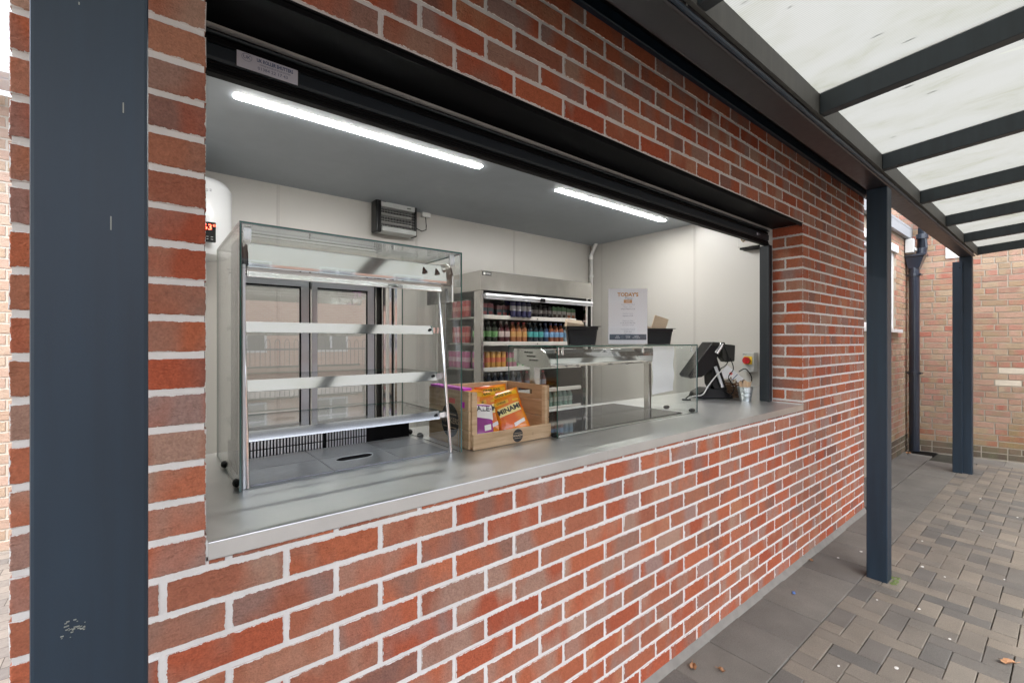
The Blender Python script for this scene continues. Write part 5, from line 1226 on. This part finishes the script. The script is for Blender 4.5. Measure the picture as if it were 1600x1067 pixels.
# bucket
bk = thing('tin_bucket', 'small galvanised bucket of wooden cutlery beside the till', 'bucket', (3.300, 1.465, SILL+.0006))
b_ = MB(); prof = [(.036, 0), (.0365, .003), (.041, .035), (.0425, .037), (.042, .039), (.045, .062), (.047, .064), (.0465, .066), (.0475, .074), (.049, .076), (.0485, .079), (.0505, .094), (.053, .096), (.053, .099), (.050, .099), (.0475, .094), (.036, .006), (.001, .005)]
b_.lathe(prof, 28); b_.build('pail', M['galv'], bk, smooth=True)
for i in range(9):
    a = i*2.4; r_ = .022+.006*(i % 3)
    b_ = MB(); b_.prism([(-.006, .0), (.006, 0), (.006, .10), (.012, .118), (.012, .140), (.006, .150), (-.006, .150), (-.012, .140), (-.012, .118), (-.006, .10)], -.001, .001, 'y')
    o = b_.build('wooden_fork', M['cutlery'], loc=(3.300+r_*.5*math.cos(a), 1.465+r_*.5*math.sin(a), SILL+.006), rot=(R(9)*math.sin(a)*-1, R(10)*math.cos(a), a*.2-.7)); o.scale = (1, 1, .86+.03*(i % 3))
    tag(o, 'wooden fork standing in the galvanised bucket', 'cutlery', 'wooden forks in the bucket')
# basket of sachets behind
bs = thing('wicker_basket', 'dark wicker basket heaped with sachets behind the bucket', 'basket', (3.44, 1.66, SILL+.0006))
for k in range(9):
    b_ = MB(); r_ = .085+.003*k; z = .006+.013*k
    b_.tube([(r_*1.15*math.cos(a), r_*math.sin(a), z+.003*math.sin(9*a+k*math.pi)) for a in [2*math.pi*i/28 for i in range(29)]], .0062, 5); b_.build('woven_hoop', M['wicker'], bs)
b_ = MB()
for i in range(18): a = 2*math.pi*i/18; b_.tube([(.098*math.cos(a), .085*math.sin(a), .002), (.13*math.cos(a), .113*math.sin(a), .13)], .004, 5)
o = b_.build('stakes', M['wicker'], bs); o['kind'] = 'stuff'
b_ = MB(); b_.lathe([(.09, .0), (.10, .05), (.0, .05)], 16, (0, 0, .002)); b_.build('basket_floor', M['black'], bs)
cols = [(.62, .5, .38), (.75, .7, .62), (.2, .1, .06), (.35, .18, .08), (.7, .62, .5)]
for i in range(16):
    a = i*2.1; r_ = .03+.004*i
    b_ = MB(); b_.box(-.026, .026, -.0025, .0025, 0, .05)
    o = b_.build('sachet', mat('sachet_paper', cols[i % 5], .5), loc=(3.44+r_*math.cos(a), 1.66+r_*.8*math.sin(a), SILL+.085+.004*(i % 4)), rot=(R(30*math.sin(i*3)), R(25*math.cos(i*2)), a), bevel=.001)
    tag(o, 'small paper sachet in the wicker basket', 'sachet', 'paper sachets in the wicker basket')
b_ = MB(); b_.box(-.055, .055, -.0008, .0008, 0, .15); b_.box(-.05, .0, -.0014, -.0009, .015, .04, 1); b_.box(-.04, .05, -.0014, -.0009, .05, .055, 1); b_.box(.01, .03, -.0014, -.0009, .08, .10, 2)
tag(b_.build('leaflet', [M['paper'], M['ink'], M['coral']], loc=(3.50, 1.60, SILL+.10), rot=(R(-28), R(-42), R(-30))), 'white printed leaflet leaning on the wicker basket', 'leaflet')
cable('cable', [(3.50, 1.60, SILL+.19), (3.56, 1.58, SILL+.21), (3.63, 1.57, SILL+.16), (3.64, 1.57, SILL+.11), (3.58, 1.58, SILL+.06), (3.55, 1.57, SILL+.006)], .004, M['rubber'], 'black cable arching right of the bucket down to the counter')

# ------------------------------------------------------------------ litter
def leaf(x, y, s, a, label):
    b_ = MB(); vs = [(0, 0, .004)]; n_ = 12
    for k in range(n_):
        t_ = 2*math.pi*k/n_; rr = s*(1 if k % 2 else .72)*(1.5 if k == 0 else 1); vs.append((rr*math.cos(t_), rr*.55*math.sin(t_), .005+.012*abs(math.sin(t_*1.5))))
    b_.add(vs, [(0, 1+k, 1+(k+1) % n_) for k in range(n_)]); b_.tube([(s*.9, 0, .006), (s*1.6, s*.2, .010)], .0012, 4)
    tag(b_.build('dead_leaf', M['leaf'], loc=(x, y, .001), rot=(0, 0, a)), label, 'leaf', 'dead leaves on the paving')
leaf(3.024, .194, .034, -.9, 'brown curled leaf on the block paving at the lower right'); leaf(1.893, 1.065, .028, .5, 'brown leaf on the slabs near the wall foot, left of two')
leaf(1.972, .975, .018, 1.5, 'small brown leaf on the slabs near the wall foot, right of two'); leaf(7.70, 1.36, .05, .3, 'pale leaf at the foot of the downpipe')
leaf(3.42, 1.093, .016, 1.1, 'tiny leaf on the slabs where the wall meets the ground')
b_ = MB(); b_.box(-.02, .02, -.008, .008, 0, .006); tag(b_.build('blue_wrapper', M['blue'], loc=(2.91, 1.02, .002), rot=(0, .2, .4), bevel=.002), 'small blue wrapper on the slabs beside the wall', 'litter')
gb = MB()
for (x, y) in [(3.837, .506), (4.078, .272), (3.055, .385), (3.27, .533), (2.415, .666), (3.9, .62), (5.0, .45), (4.4, .7), (5.6, .3), (3.5, .15), (4.6, .1), (2.6, .5), (3.2, .7), (6.0, .55), (4.9, .2), (3.62, 1.0), (3.85, .93)]:
    b_ = MB(); r_ = random.uniform(.006, .012); b_.lathe([(r_, 0), (r_*.7, .0016), (r_*.1, .002)], 8); o = b_.build('chewing_gum', M['gum'], loc=(x, y, .0015)); o.scale = (1.2, .8, 1)
    tag(o, 'flattened pale spot of chewing gum on the paving', 'gum', 'chewing gum spots on the paving')
b_ = MB()
for k in range(60):
    a = random.uniform(0, 6.28); e = random.uniform(.0, .03); x = 3.462+PW+e if k % 2 else random.uniform(3.47, 3.60); y = .70-e if not k % 2 else random.uniform(.68, .80)
    b_.sphere((x, y, .001), (.006, .006, .0035), 4)
tag(b_.build('moss', M['moss']), 'green moss round the foot of the middle canopy post', 'moss', kind='stuff')
